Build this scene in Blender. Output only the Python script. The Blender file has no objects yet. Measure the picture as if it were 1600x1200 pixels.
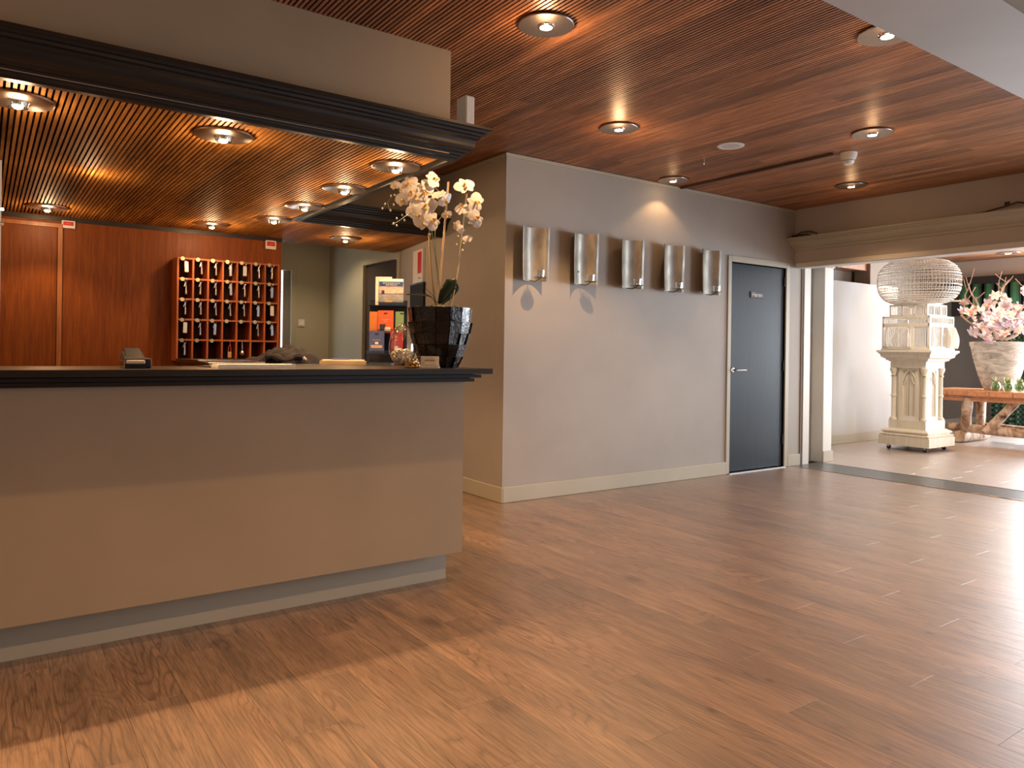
import bpy, math, random
from mathutils import Vector, Matrix, Euler
random.seed(7)
D = bpy.data
scn = bpy.context.scene
C = scn.collection
PI = math.pi

# ------------------------------------------------------------------ camera
cam = D.cameras.new('camera')
cam.sensor_width = 36.0
cam.lens = 1167.4 / 1600 * 36.0
cam.shift_y = -51.6 / 1600
cam.clip_start = 0.05
cam.clip_end = 100
camo = D.objects.new('camera', cam)
C.objects.link(camo)
yaw, roll = math.radians(35.28), math.radians(0.8)
fw = Vector((math.sin(yaw), math.cos(yaw), 0))
rt0 = Vector((math.cos(yaw), -math.sin(yaw), 0))
up0 = Vector((0, 0, 1))
rt = rt0 * math.cos(roll) + up0 * math.sin(roll)
up = -rt0 * math.sin(roll) + up0 * math.cos(roll)
M = Matrix((rt, up, -fw)).transposed().to_4x4()
M.translation = Vector((0, 0, 1.2))
camo.matrix_world = M
scn.camera = camo

# ------------------------------------------------------------------ world, exposure, daylight
scn.view_settings.view_transform = 'Standard'
scn.view_settings.look = 'None'
scn.view_settings.exposure = 0.0
scn.view_settings.gamma = 1.0
scn.view_settings.use_curve_mapping = False
scn.cycles.max_bounces = 6
scn.cycles.diffuse_bounces = 4
scn.cycles.glossy_bounces = 3
scn.cycles.transmission_bounces = 5
scn.cycles.transparent_max_bounces = 6
scn.cycles.sample_clamp_indirect = 4.0
scn.cycles.caustics_reflective = False
scn.cycles.caustics_refractive = False
w = D.worlds.new('daylight')
scn.world = w
w.use_nodes = True
w.node_tree.nodes['Background'].inputs[0].default_value = (0.62, 0.78, 1.0, 1)
w.node_tree.nodes['Background'].inputs[1].default_value = 0.2

def area(name, loc, aim, sx, sy, power, col):
    l = D.lights.new(name, 'AREA')
    l.shape = 'RECTANGLE'; l.size = sx; l.size_y = sy
    l.energy = power; l.color = col
    o = D.objects.new(name, l); C.objects.link(o)
    o.location = loc
    o.rotation_euler = (Vector(aim) - Vector(loc)).to_track_quat('-Z', 'Y').to_euler()
    return o
DAY = (0.78, 0.88, 1.0)
# daylight entering by the windows of the lobby (east, past the frame; south, behind the camera) and of the far room (south)
area('daylight_east', (7.3, 0.6, 1.3), (0, 0.6, 1.3), 3.0, 2.2, 185, DAY)
area('daylight_south', (5.0, -4.15, 1.4), (5.0, 0, 1.4), 3.2, 2.3, 16, DAY)
area('daylight_far', (11.0, -0.25, 1.5), (11.0, 3, 1.2), 5.6, 2.5, 120, (0.95, 0.97, 1.0))
area('daylight_far_east', (13.32, 3.05, 1.32), (0, 3.05, 1.32), 3.1, 2.3, 680, (0.86, 0.93, 1.0))
SPOT_COL = (1.0, 0.58, 0.28)
P_CEIL, P_CANOPY = 42.0, 22.0

# ------------------------------------------------------------------ helpers
def col(c, a=1.0):
    return (c[0], c[1], c[2], a)
def srgb(r, g, b):
    f = lambda v: (v / 255 / 12.92) if v / 255 <= 0.04045 else ((v / 255 + 0.055) / 1.055) ** 2.4
    return (f(r), f(g), f(b))

MATS = {}
class NT:
    def __init__(s, name):
        s.m = D.materials.new(name); s.m.use_nodes = True
        s.t = s.m.node_tree; s.b = s.t.nodes['Principled BSDF']
        MATS[name] = s.m
    def n(s, typ, **k):
        nd = s.t.nodes.new(typ)
        for a, v in k.items(): setattr(nd, a, v)
        return nd
    def l(s, a, b): s.t.links.new(a, b)
    def set(s, **k):
        nm = dict(color='Base Color', rough='Roughness', metal='Metallic', spec='Specular IOR Level', trans='Transmission Weight', ior='IOR', alpha='Alpha', coat='Coat Weight', coatr='Coat Roughness', sss='Subsurface Weight', emis='Emission Strength', ecol='Emission Color')
        for a, v in k.items():
            if a in ('color', 'ecol'): v = col(v)
            s.b.inputs[nm[a]].default_value = v
        return s
    def pos(s, scale=(1, 1, 1), rnd=0.0, obj=False):
        if obj:
            src = s.n('ShaderNodeTexCoord').outputs['Object']
        else:
            src = s.n('ShaderNodeNewGeometry').outputs['Position']
        mp = s.n('ShaderNodeMapping'); mp.inputs['Scale'].default_value = scale
        if rnd:
            oi = s.n('ShaderNodeObjectInfo')
            cb = s.n('ShaderNodeVectorMath', operation='SCALE')
            cv = s.n('ShaderNodeCombineXYZ')
            s.l(oi.outputs['Random'], cv.inputs[0]); s.l(oi.outputs['Random'], cv.inputs[1]); s.l(oi.outputs['Random'], cv.inputs[2])
            s.l(cv.outputs[0], cb.inputs[0]); cb.inputs['Scale'].default_value = rnd
            ad = s.n('ShaderNodeVectorMath', operation='ADD')
            s.l(src, ad.inputs[0]); s.l(cb.outputs[0], ad.inputs[1]); src = ad.outputs[0]
        s.l(src, mp.inputs['Vector'])
        return mp.outputs[0]
    def noise(s, vec, scale, detail=3, rough=0.55, dist=0.0):
        n = s.n('ShaderNodeTexNoise'); n.inputs['Scale'].default_value = scale
        n.inputs['Detail'].default_value = detail; n.inputs['Roughness'].default_value = rough
        n.inputs['Distortion'].default_value = dist
        s.l(vec, n.inputs['Vector']); return n.outputs['Fac']
    def ramp(s, fac, stops):
        r = s.n('ShaderNodeValToRGB'); e = r.color_ramp.elements
        while len(e) < len(stops): e.new(0.5)
        for i, (p, c) in enumerate(stops):
            e[i].position = p; e[i].color = col(c) if len(c) == 3 else c
        s.l(fac, r.inputs[0]); return r.outputs[0]
    def mix(s, a, b, fac, typ='MIX'):
        m = s.n('ShaderNodeMix', data_type='RGBA', blend_type=typ)
        for v, i in ((fac, 0), (a, 6), (b, 7)):
            if hasattr(v, 'links'): s.l(v, m.inputs[i])
            else: m.inputs[i].default_value = v if i == 0 else col(v)
        return m.outputs[2]
    def math(s, op, a, b=None):
        m = s.n('ShaderNodeMath', operation=op)
        for i, v in enumerate((a, b)):
            if v is None: continue
            if hasattr(v, 'links'): s.l(v, m.inputs[i])
            else: m.inputs[i].default_value = v
        return m.outputs[0]
    def bump(s, h, strength=0.2, dist=0.01):
        b = s.n('ShaderNodeBump'); b.inputs['Strength'].default_value = strength; b.inputs['Distance'].default_value = dist
        s.l(h, b.inputs['Height']); s.l(b.outputs[0], s.b.inputs['Normal'])
    def base(s, c): s.l(c, s.b.inputs['Base Color'])

def paint(name, c, rough=0.6, var=0.06, spec=0.35):
    t = NT(name).set(rough=rough, spec=spec)
    n = t.noise(t.pos(), 1.3, 4)
    c2 = tuple(x * (1 - var) for x in c); c1 = tuple(min(1, x * (1 + var)) for x in c)
    t.base(t.ramp(n, [(0.35, c2), (0.65, c1)]))
    t.bump(t.noise(t.pos(), 260, 2), 0.06, 0.002)
    return t.m
def flat(name, c, rough=0.5, metal=0.0, spec=0.5, **k):
    t = NT(name).set(rough=rough, metal=metal, spec=spec, **k)
    n = t.noise(t.pos(obj=True), 30, 2)
    t.base(t.ramp(n, [(0.3, tuple(x * 0.94 for x in c)), (0.7, tuple(min(1, x * 1.04) for x in c))]))
    return t.m

TAUPE = (0.40, 0.365, 0.325)
m_wall = paint('taupe_paint', TAUPE)
m_counter = paint('counter_paint', (0.40, 0.315, 0.215), 0.55, spec=.2)
m_trim = paint('trim_paint', (0.48, 0.45, 0.36), 0.4)
m_white = paint('white_trim_paint', (0.72, 0.71, 0.67), 0.4)
m_whitewall = paint('white_wall_paint', (0.56, 0.555, 0.54), 0.6, 0.03)
m_beam = paint('beam_paint', (0.5, 0.46, 0.41), 0.55)
m_grey = paint('grey_wall_paint', (0.23, 0.205, 0.18), 0.6)
m_khaki = paint('khaki_paint', (0.42, 0.4, 0.31), 0.55)
m_stone = paint('soffit_plaster', (0.5, 0.49, 0.47), 0.7)
m_back = flat('dark_backing', (0.012, 0.008, 0.006), 0.9, spec=0.1)
m_ochre = paint('ochre_ceiling_paint', (0.45, 0.25, 0.07), 0.6)
m_brass = flat('brass', (0.75, 0.52, 0.24), 0.28, 1.0)
m_steel = flat('steel', (0.62, 0.62, 0.63), 0.25, 1.0)
m_chrome = flat('chrome', (0.8, 0.8, 0.82), 0.08, 1.0)
m_plastic_w = flat('white_plastic', (0.72, 0.72, 0.7), 0.35)
m_plastic_k = flat('black_plastic', (0.015, 0.015, 0.017), 0.3)
m_red = flat('red_plastic', (0.55, 0.02, 0.015), 0.4)
m_paper = flat('paper', (0.8, 0.74, 0.64), 0.7)
m_paperw = flat('white_paper', (0.85, 0.82, 0.78), 0.7)
m_disc = flat('downlight_plate', (0.38, 0.31, 0.27), 0.3, 1.0)
m_slate = flat('slate', (0.07, 0.08, 0.085), 0.35)
m_ink = flat('dark_ink', (0.03, 0.03, 0.05), 0.6)

def wood(name, dark, mid, light, axis='y', rough=0.4, scale=1.0, rnd=0.0, patch=False, spec=0.45, coat=0.0, bump=0.15):
    t = NT(name).set(rough=rough, spec=spec, coat=coat, coatr=0.25)
    st = {'x': (0.06, 1, 1), 'y': (1, 0.06, 1), 'z': (1, 1, 0.05)}[axis]
    v = t.pos(st, rnd)
    g = t.noise(v, 38 * scale, 6, 0.6, 1.2)
    c = t.ramp(g, [(0.28, dark), (0.5, mid), (0.75, light)])
    if patch:
        # the boards differ in tone: cells about a hand wide and a few metres long, each a different tint
        br = t.n('ShaderNodeTexBrick'); br.offset = 0.37; br.squash = 1
        v2 = t.pos()
        rot = t.n('ShaderNodeMapping'); rot.inputs['Rotation'].default_value = (0, 0, PI / 2)
        t.l(v2, rot.inputs[0]); t.l(rot.outputs[0], br.inputs['Vector'])
        br.inputs['Color1'].default_value = (0, 0, 0, 1); br.inputs['Color2'].default_value = (1, 1, 1, 1)
        br.inputs['Mortar'].default_value = (0.5, 0.5, 0.5, 1)
        br.inputs['Mortar Size'].default_value = 0; br.inputs['Scale'].default_value = 1
        br.inputs['Brick Width'].default_value = 1.9; br.inputs['Row Height'].default_value = 0.1
        k = t.ramp(br.outputs['Color'], [(0, (0.7, 0.68, 0.67)), (0.5, (0.98, 0.96, 0.94)), (1, (1.28, 1.24, 1.16))])
        c = t.mix(c, k, 1.0, 'MULTIPLY')
        oi = t.n('ShaderNodeObjectInfo')
        k2 = t.ramp(oi.outputs['Random'], [(0, (0.8, 0.78, 0.76)), (1, (1.15, 1.13, 1.1))])
        c = t.mix(c, k2, 1.0, 'MULTIPLY')
    t.base(c)
    if bump: t.bump(g, bump, 0.002)
    return t.m
m_slat = wood('cedar_slat_wood', (0.2, 0.075, 0.035), (0.38, 0.17, 0.08), (0.6, 0.32, 0.165), 'y', 0.42, 1, 0, True, spec=0.85)
m_slat2 = wood('canopy_slat_wood', (0.22, 0.085, 0.018), (0.4, 0.185, 0.045), (0.54, 0.28, 0.08), 'y', 0.6, 1, 0, True, spec=0.12)
m_veneer = wood('mahogany_veneer', (0.13, 0.03, 0.004), (0.19, 0.048, 0.006), (0.27, 0.075, 0.01), 'z', 0.45, 1.4, spec=0.22, bump=0.03)
m_veneer_l = wood('mahogany_edge', (0.24, 0.08, 0.025), (0.36, 0.13, 0.04), (0.45, 0.17, 0.055), 'z', 0.35, 1.4, bump=0.03)
m_rack = wood('key_rack_wood', (0.3, 0.075, 0.02), (0.42, 0.115, 0.03), (0.5, 0.15, 0.045), 'z', 0.4, 2, bump=0.03)
m_rackin = flat('rack_inside', (0.04, 0.012, 0.006), 0.8)
m_black = wood('black_lacquered_wood', (0.006, 0.004, 0.0035), (0.012, 0.009, 0.008), (0.02, 0.015, 0.012), 'x', 0.36, 1, spec=0.5, bump=0.04)
m_counter_top = wood('black_counter_wood', (0.012, 0.008, 0.005), (0.022, 0.015, 0.009), (0.036, 0.025, 0.015), 'x', 0.3, 1, spec=0.4, bump=0.05)
m_table = wood('pine_board', (0.42, 0.17, 0.07), (0.58, 0.27, 0.13), (0.68, 0.36, 0.2), 'x', 0.5, 0.8, 3.0)
m_creamwood = wood('bleached_pine', (0.66, 0.58, 0.45), (0.75, 0.69, 0.57), (0.8, 0.76, 0.66), 'z', 0.55, 0.7)
m_doordark = wood('dark_door_paint', (0.012, 0.019, 0.028), (0.016, 0.025, 0.036), (0.021, 0.032, 0.045), 'z', 0.3, 1.5, spec=0.24, bump=0.0)

# floor planks
t = NT('oak_floor_plank').set(rough=0.36, spec=0.7, coat=1.0, coatr=0.4)
def MUL(c, k): return t.mix(c, k, 1.0, 'MULTIPLY')
base = t.noise(t.pos((1, 0.22, 1), 23.0), 4.5, 5, 0.6, 0.8)
c = t.ramp(base, [(0.3, (0.165, 0.1, 0.06)), (0.5, (0.25, 0.152, 0.09)), (0.7, (0.33, 0.205, 0.124))])
# growth rings: thin dark lines bent into cathedrals by a slow distortion
warp = t.noise(t.pos((1.0, 0.13, 1), 23.0), 4.6, 3, 0.4, 0.3)
sep = t.n('ShaderNodeSeparateXYZ'); t.l(t.pos((1, 1, 1), 23.0), sep.inputs[0])
ph = t.math('ADD', t.math('MULTIPLY', sep.outputs[0], 60.0), t.math('MULTIPLY', warp, 95.0))
rg = t.math('ABSOLUTE', t.math('SINE', ph))
rings = t.ramp(rg, [(0.0, (0.5, 0.45, 0.4)), (0.35, (0.84, 0.82, 0.8)), (0.8, (1.06, 1.06, 1.06))])
mask = t.ramp(t.noise(t.pos((1, 0.35, 1), 23.0), 2.0, 2), [(0.42, (.15, .15, .15)), (0.58, (.95, .95, .95))])
c = t.mix(c, MUL(c, rings), mask)
fine = t.noise(t.pos((1, 0.035, 1), 23.0), 190, 4, 0.7)
c = MUL(c, t.ramp(fine, [(0.36, (0.55, 0.52, 0.49)), (0.56, (1.12, 1.12, 1.12))]))
mid = t.noise(t.pos((1, 0.06, 1), 23.0), 24, 4, 0.6, 0.8)
c = MUL(c, t.ramp(mid, [(0.34, (0.8, 0.78, 0.76)), (0.6, (1.06, 1.06, 1.06))]))
for sc_, st_, r0, r1 in ((2.4, 0.5, 0.05, 0.13), (7.5, 0.6, 0.06, 0.12)):
    vo = t.n('ShaderNodeTexVoronoi'); vo.inputs['Scale'].default_value = sc_; vo.inputs['Randomness'].default_value = 1.0
    t.l(t.pos((1, st_, 1), 23.0), vo.inputs['Vector'])
    k = t.ramp(vo.outputs['Distance'], [(0.0, (0.25, 0.19, 0.15)), (r0, (0.45, 0.38, 0.33)), (r1, (1, 1, 1))])
    sel = t.n('ShaderNodeSeparateColor'); t.l(vo.outputs['Color'], sel.inputs[0])
    c = t.mix(c, MUL(c, k), t.ramp(sel.outputs[0], [(0.62, (0, 0, 0)), (0.64, (1, 1, 1))]))
crack = t.noise(t.pos((1, 0.05, 1), 23.0), 22, 2, 0.5, 2.5)
c = MUL(c, t.ramp(crack, [(0.25, (0.3, 0.24, 0.2)), (0.285, (1, 1, 1))]))
oi = t.n('ShaderNodeObjectInfo')
c = MUL(c, t.ramp(oi.outputs['Random'], [(0, (0.9, 0.92, 0.95)), (0.5, (1.0, 1.0, 1.0)), (1, (1.08, 1.05, 1.02))]))
t.base(c)
t.l(t.ramp(fine, [(0.3, (0.46, 0.46, 0.46)), (0.7, (0.34, 0.34, 0.34))]), t.b.inputs['Roughness'])
t.bump(t.mix(fine, rings, 0.35), 0.3, 0.0014)
m_plank = t.m
# same boards in the far room, daylight glare put in as paler, greyer colour
m_plank_far = t.m.copy(); m_plank_far.name = 'glare_floor_plank'
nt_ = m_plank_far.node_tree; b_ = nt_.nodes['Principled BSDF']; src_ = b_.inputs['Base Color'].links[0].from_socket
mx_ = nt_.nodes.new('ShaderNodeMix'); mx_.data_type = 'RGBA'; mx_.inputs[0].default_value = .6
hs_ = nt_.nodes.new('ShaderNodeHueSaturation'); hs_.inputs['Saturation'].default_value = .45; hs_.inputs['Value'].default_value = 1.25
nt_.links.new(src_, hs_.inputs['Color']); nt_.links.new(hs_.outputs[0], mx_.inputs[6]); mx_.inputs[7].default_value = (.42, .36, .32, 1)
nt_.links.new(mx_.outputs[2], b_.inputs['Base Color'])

# birch bark
t = NT('birch_bark').set(rough=0.75)
n = t.noise(t.pos((1, 1, 0.6)), 9, 5, 0.6, 1.0)
t.base(t.ramp(n, [(0.32, (0.05, 0.03, 0.02)), (0.44, (0.3, 0.17, 0.1)), (0.58, (0.55, 0.4, 0.29)), (0.75, (0.72, 0.62, 0.52))]))
t.bump(n, 0.6, 0.01); m_birch = t.m
# whitewashed clay
t = NT('whitewashed_clay').set(rough=0.8)
n = t.noise(t.pos((0.5, 0.5, 1.6)), 7, 6, 0.65, 1.4)
t.base(t.ramp(n, [(0.3, (0.16, 0.15, 0.13)), (0.42, (0.42, 0.4, 0.36)), (0.58, (0.68, 0.66, 0.6)), (0.8, (0.78, 0.77, 0.72))]))
t.bump(n, 0.5, 0.01); m_clay = t.m
# brushed metal of the sconces
t = NT('aged_pewter').set(rough=0.3, metal=1.0)
n = t.noise(t.pos((1, 1, 0.4)), 16, 5)
t.base(t.ramp(n, [(0.3, (0.36, 0.33, 0.28)), (0.7, (0.62, 0.59, 0.52))]))
t.l(t.ramp(n, [(0.3, (0.5, 0.5, 0.5)), (0.7, (0.36, 0.36, 0.36))]), t.b.inputs['Roughness']); m_pewter = t.m
# glossy mosaic pot
t = NT('black_glazed_mosaic').set(rough=0.1, spec=0.6)
n = t.noise(t.pos(), 24, 5, 0.6, 2.0)
t.base(t.ramp(n, [(0.35, (0.003, 0.002, 0.002)), (0.6, (0.008, 0.005, 0.004)), (0.85, (0.03, 0.018, 0.012))]))
t.bump(n, 0.45, 0.01); m_mosaic = t.m
m_petal = NT('orchid_petal').set(color=(0.92, 0.88, 0.84), rough=0.5, spec=0.3, sss=0.0).m
m_lip = flat('orchid_lip', (0.8, 0.5, 0.1), 0.5)
m_stem = flat('orchid_stem', (0.12, 0.14, 0.06), 0.5)
m_bamboo = flat('bamboo', (0.5, 0.33, 0.16), 0.45)
m_leaf = flat('dark_leaf', (0.012, 0.03, 0.015), 0.25, spec=0.6)
m_bud = flat('bud', (0.5, 0.5, 0.36), 0.5)
m_moss = flat('moss', (0.09, 0.1, 0.03), 0.9)
m_branch = flat('twig_bark', (0.5, 0.36, 0.26), 0.8)
t = NT('magnolia_petal').set(rough=0.6, spec=0.2)
n = t.noise(t.pos(), 14, 2)
t.base(t.ramp(n, [(0.3, (0.68, 0.3, 0.42)), (0.42, (0.8, 0.62, 0.7)), (0.54, (0.88, 0.85, 0.86))])); m_mag = t.m
m_green = flat('fresh_leaf', (0.28, 0.42, 0.1), 0.6)
m_cloth = flat('dark_jacket_cloth', (0.022, 0.018, 0.021), 0.75, spec=0.3)
m_shell = flat('shells', (0.9, 0.82, 0.72), 0.6)
m_gold = flat('gold', (0.85, 0.6, 0.3), 0.12, 1.0)
m_orange = flat('orange_print', (0.75, 0.13, 0.05), 0.35)
m_orange2 = flat('orange_side_print', (0.6, 0.2, 0.05), 0.4)
m_bluep = flat('blue_print', (0.09, 0.12, 0.28), 0.35)
m_navy = flat('navy_print', (0.02, 0.08, 0.2), 0.35)
m_redp = flat('crimson_print', (0.5, 0.05, 0.05), 0.35)
m_greenp = flat('green_print', (0.2, 0.32, 0.16), 0.35)
m_folder = flat('slate_blue_folder', (0.07, 0.11, 0.15), 0.5)
m_wirew = flat('white_wire', (0.78, 0.73, 0.64), 0.5)
m_curtain = None
t = NT('green_check_curtain').set(rough=0.8)
ck = t.n('ShaderNodeTexChecker'); ck.inputs['Scale'].default_value = 26
t.l(t.pos(), ck.inputs['Vector']); ck.inputs['Color1'].default_value = (0.004, 0.012, 0.008, 1); ck.inputs['Color2'].default_value = (0.06, 0.16, 0.1, 1)
t.base(ck.outputs[0]); m_check = t.m
m_curtain = flat('green_curtain', (0.05, 0.22, 0.12), 0.7)
# photograph on the top brochure: evening sky over water
t = NT('harbour_print').set(rough=0.35)
sx = t.n('ShaderNodeSeparateXYZ'); tc = t.n('ShaderNodeTexCoord'); t.l(tc.outputs['Generated'], sx.inputs[0])
c = t.ramp(sx.outputs[2], [(0, (0.03, 0.1, 0.25)), (0.1, (0.03, 0.1, 0.25)), (0.11, (0.2, 0.22, 0.24)), (0.4, (0.3, 0.3, 0.32)), (0.42, (0.06, 0.06, 0.08)), (0.46, (0.55, 0.45, 0.42)), (0.62, (0.62, 0.42, 0.38)), (0.85, (0.25, 0.3, 0.5))])
nn = t.noise(t.pos((1, 1, 2)), 40, 4)
c = t.mix(c, t.ramp(nn, [(0.3, (0.7, 0.7, 0.7)), (0.7, (1.3, 1.25, 1.2))]), 1.0, 'MULTIPLY')
t.base(c); m_harbour = t.m
# glass
def glass(name, tint=(1, 1, 1), rough=0.0):
    t = NT(name)
    t.t.nodes.remove(t.b)
    out = [n for n in t.t.nodes if n.type == 'OUTPUT_MATERIAL'][0]
    tr = t.n('ShaderNodeBsdfTransparent'); tr.inputs[0].default_value = col(tint)
    gl = t.n('ShaderNodeBsdfGlossy'); gl.inputs['Roughness'].default_value = 0.02
    fr = t.n('ShaderNodeLayerWeight'); fr.inputs[0].default_value = 0.5
    mx = t.n('ShaderNodeMixShader')
    fac = t.math('MULTIPLY', fr.outputs['Facing'], 0.85)
    fac = t.math('ADD', fac, 0.06)
    t.l(fac, mx.inputs[0]); t.l(tr.outputs[0], mx.inputs[1]); t.l(gl.outputs[0], mx.inputs[2])
    t.l(mx.outputs[0], out.inputs[0])
    return t.m
m_glass = glass('clear_glass', (0.95, 0.96, 0.95))
m_dish = glass('shadow_tint_glass', (0.42, 0.42, 0.42))  # grey tint put into the glass to darken the dish's shadow
m_jar = glass('jar_glass', (0.85, 0.95, 0.8))
m_bulb = NT('lit_bulb').set(color=(1, 0.9, 0.7), emis=26.0, ecol=(1.0, 0.74, 0.42)).m
m_gap_glow = NT('gap_glow').set(color=(0.8, 0.9, 1), emis=5.0, ecol=(0.85, 0.93, 1.0)).m  # glow put in for the light at the passage door gaps
m_bulb_c = NT('cool_lit_bulb').set(color=(1, 0.9, 0.7), emis=26.0, ecol=(1.0, 0.86, 0.62)).m

ORG = {}
class MB:
    def __init__(s): s.v = []; s.f = []
    def add(s, v, f):
        k = len(s.v); s.v += [tuple(p) for p in v]; s.f += [tuple(i + k for i in q) for q in f]; return s
    def box(s, x0, x1, y0, y1, z0, z1):
        v = [(x0, y0, z0), (x1, y0, z0), (x1, y1, z0), (x0, y1, z0), (x0, y0, z1), (x1, y0, z1), (x1, y1, z1), (x0, y1, z1)]
        return s.add(v, [(0, 3, 2, 1), (4, 5, 6, 7), (0, 1, 5, 4), (1, 2, 6, 5), (2, 3, 7, 6), (3, 0, 4, 7)])
    def bbox(s, x0, x1, y0, y1, z0, z1, b=0.004):
        # box with chamfered vertical and top edges
        x0, x1 = min(x0, x1), max(x0, x1); y0, y1 = min(y0, y1), max(y0, y1)
        b = min(b, (x1 - x0) * .4, (y1 - y0) * .4, (z1 - z0) * .4)
        def ring(i, z):
            a0, a1, c0, c1 = x0 + i, x1 - i, y0 + i, y1 - i
            return [(a0 + b, c0, z), (a1 - b, c0, z), (a1, c0 + b, z), (a1, c1 - b, z), (a1 - b, c1, z), (a0 + b, c1, z), (a0, c1 - b, z), (a0, c0 + b, z)]
        v = ring(b, z0) + ring(0, z0 + b) + ring(0, z1 - b) + ring(b, z1)
        f = [tuple(range(7, -1, -1)), tuple(range(24, 32))]
        for r in range(3):
            for i in range(8):
                j = (i + 1) % 8; f.append((r * 8 + i, r * 8 + j, r * 8 + 8 + j, r * 8 + 8 + i))
        return s.add(v, f)
    def obox(s, c, h, m):
        v = []
        for z in (-1, 1):
            for x, y in ((-1, -1), (1, -1), (1, 1), (-1, 1)):
                v.append(tuple(Vector(c) + m @ Vector((x * h[0], y * h[1], z * h[2]))))
        return s.add(v, [(0, 3, 2, 1), (4, 5, 6, 7), (0, 1, 5, 4), (1, 2, 6, 5), (2, 3, 7, 6), (3, 0, 4, 7)])
    def tube(s, pts, r, n=6, caps=True):
        pts = [Vector(p) for p in pts]
        if not hasattr(r, '__len__'): r = [r] * len(pts)
        v = []; f = []; a = None
        for i, p in enumerate(pts):
            d = (pts[min(i + 1, len(pts) - 1)] - pts[max(i - 1, 0)]).normalized()
            if a is None: a = d.orthogonal().normalized()
            a = (a - d * a.dot(d)).normalized(); b = d.cross(a)
            for k in range(n):
                t_ = 2 * PI * k / n
                v.append(tuple(p + (a * math.cos(t_) + b * math.sin(t_)) * r[i]))
        for i in range(len(pts) - 1):
            for k in range(n):
                j = (k + 1) % n; f.append((i * n + k, i * n + j, (i + 1) * n + j, (i + 1) * n + k))
        if caps:
            f.append(tuple(range(n - 1, -1, -1))); o = (len(pts) - 1) * n; f.append(tuple(range(o, o + n)))
        return s.add(v, f)
    def lathe(s, prof, c=(0, 0, 0), n=24, close=False):
        v = []; f = []
        for r, z in prof:
            for k in range(n):
                t_ = 2 * PI * k / n; v.append((c[0] + r * math.cos(t_), c[1] + r * math.sin(t_), c[2] + z))
        m = len(prof)
        for i in range(m - 1 + (1 if close else 0)):
            i2 = (i + 1) % m
            for k in range(n):
                j = (k + 1) % n; f.append((i * n + k, i * n + j, i2 * n + j, i2 * n + k))
        if not close:
            if prof[0][0] > 1e-6: f.append(tuple(range(n - 1, -1, -1)))
            if prof[-1][0] > 1e-6: o = (m - 1) * n; f.append(tuple(range(o, o + n)))
        return s.add(v, f)
    def prism(s, poly, axis, a0, a1):
        # poly: list of 2D points; extruded along axis between a0 and a1
        n = len(poly)
        def P(p, a):
            return {'x': (a, p[0], p[1]), 'y': (p[0], a, p[1]), 'z': (p[0], p[1], a)}[axis]
        v = [P(p, a0) for p in poly] + [P(p, a1) for p in poly]
        f = [tuple(range(n)), tuple(range(2 * n - 1, n - 1, -1))]
        for i in range(n):
            j = (i + 1) % n; f.append((i, i + n, j + n, j))
        return s.add(v, f)
    def build(s, name, mat, parent=None, smooth=False):
        me = D.meshes.new(name)
        o = D.objects.new(name, me); C.objects.link(o)
        off = Vector((0, 0, 0))
        if parent is not None:
            o.parent = parent; off = ORG.get(parent.name, Vector((0, 0, 0)))
        ORG[o.name] = off
        me.from_pydata([(p[0] - off.x, p[1] - off.y, p[2] - off.z) for p in s.v], [], s.f)
        me.materials.append(mat)
        if smooth:
            for p in me.polygons: p.use_smooth = True
            try: me.set_sharp_from_angle(angle=math.radians(40))
            except Exception: pass
        me.update()
        return o

def fixn(o):
    import bmesh
    bm = bmesh.new(); bm.from_mesh(o.data); bmesh.ops.recalc_face_normals(bm, faces=bm.faces); bm.to_mesh(o.data); bm.free(); return o
def tag(o, label=None, cat=None, group=None, kind=None):
    if label: o['label'] = label
    if cat: o['category'] = cat
    if group: o['group'] = group
    if kind: o['kind'] = kind
    return o
def struct(o): o['kind'] = 'structure'; return o
def thing(name, label, cat, loc=(0, 0, 0), group=None):
    o = D.objects.new(name, None); C.objects.link(o)
    o.empty_display_size = 0.05
    o.location = loc; ORG[o.name] = Vector(loc)
    return tag(o, label, cat, group)
def dup(root, loc, label, rot=None, group=None):
    r = root.copy(); C.objects.link(r); r.location = loc; r['label'] = label
    if rot is not None: r.rotation_euler = rot
    if group: r['group'] = group
    for ch in list(root.children):
        c_ = ch.copy(); C.objects.link(c_); c_.parent = r
        for g in ch.children:
            d_ = g.copy(); C.objects.link(d_); d_.parent = c_
            ORG[d_.name] = Vector((0, 0, 0))
    return r
def text(body, size, mat, parent, loc, rot, name='lettering', ext=0.0006, align='CENTER'):
    cu = D.curves.new(name, 'FONT'); cu.body = body; cu.size = size; cu.extrude = ext; cu.align_x = align; cu.align_y = 'CENTER'
    tmp = D.objects.new(name + '_tmp', cu); C.objects.link(tmp)
    bpy.context.view_layer.update()
    me = D.meshes.new_from_object(tmp.evaluated_get(bpy.context.evaluated_depsgraph_get()))
    D.objects.remove(tmp)
    me.name = name
    me.materials.clear(); me.materials.append(mat)
    o = D.objects.new(name, me); C.objects.link(o)
    off = ORG.get(parent.name, Vector((0, 0, 0))) if parent else Vector((0, 0, 0))
    o.parent = parent; o.location = Vector(loc) - off; o.rotation_euler = rot
    return o

ZC = 2.765       # lobby ceiling
ZK = 2.21        # canopy underside
YM = 4.842       # wall with the sconces
XN = 3.348       # side wall beside the desk
XB = 7.16        # beam wall on the right
YW = 6.89        # veneered wall behind the desk

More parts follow.
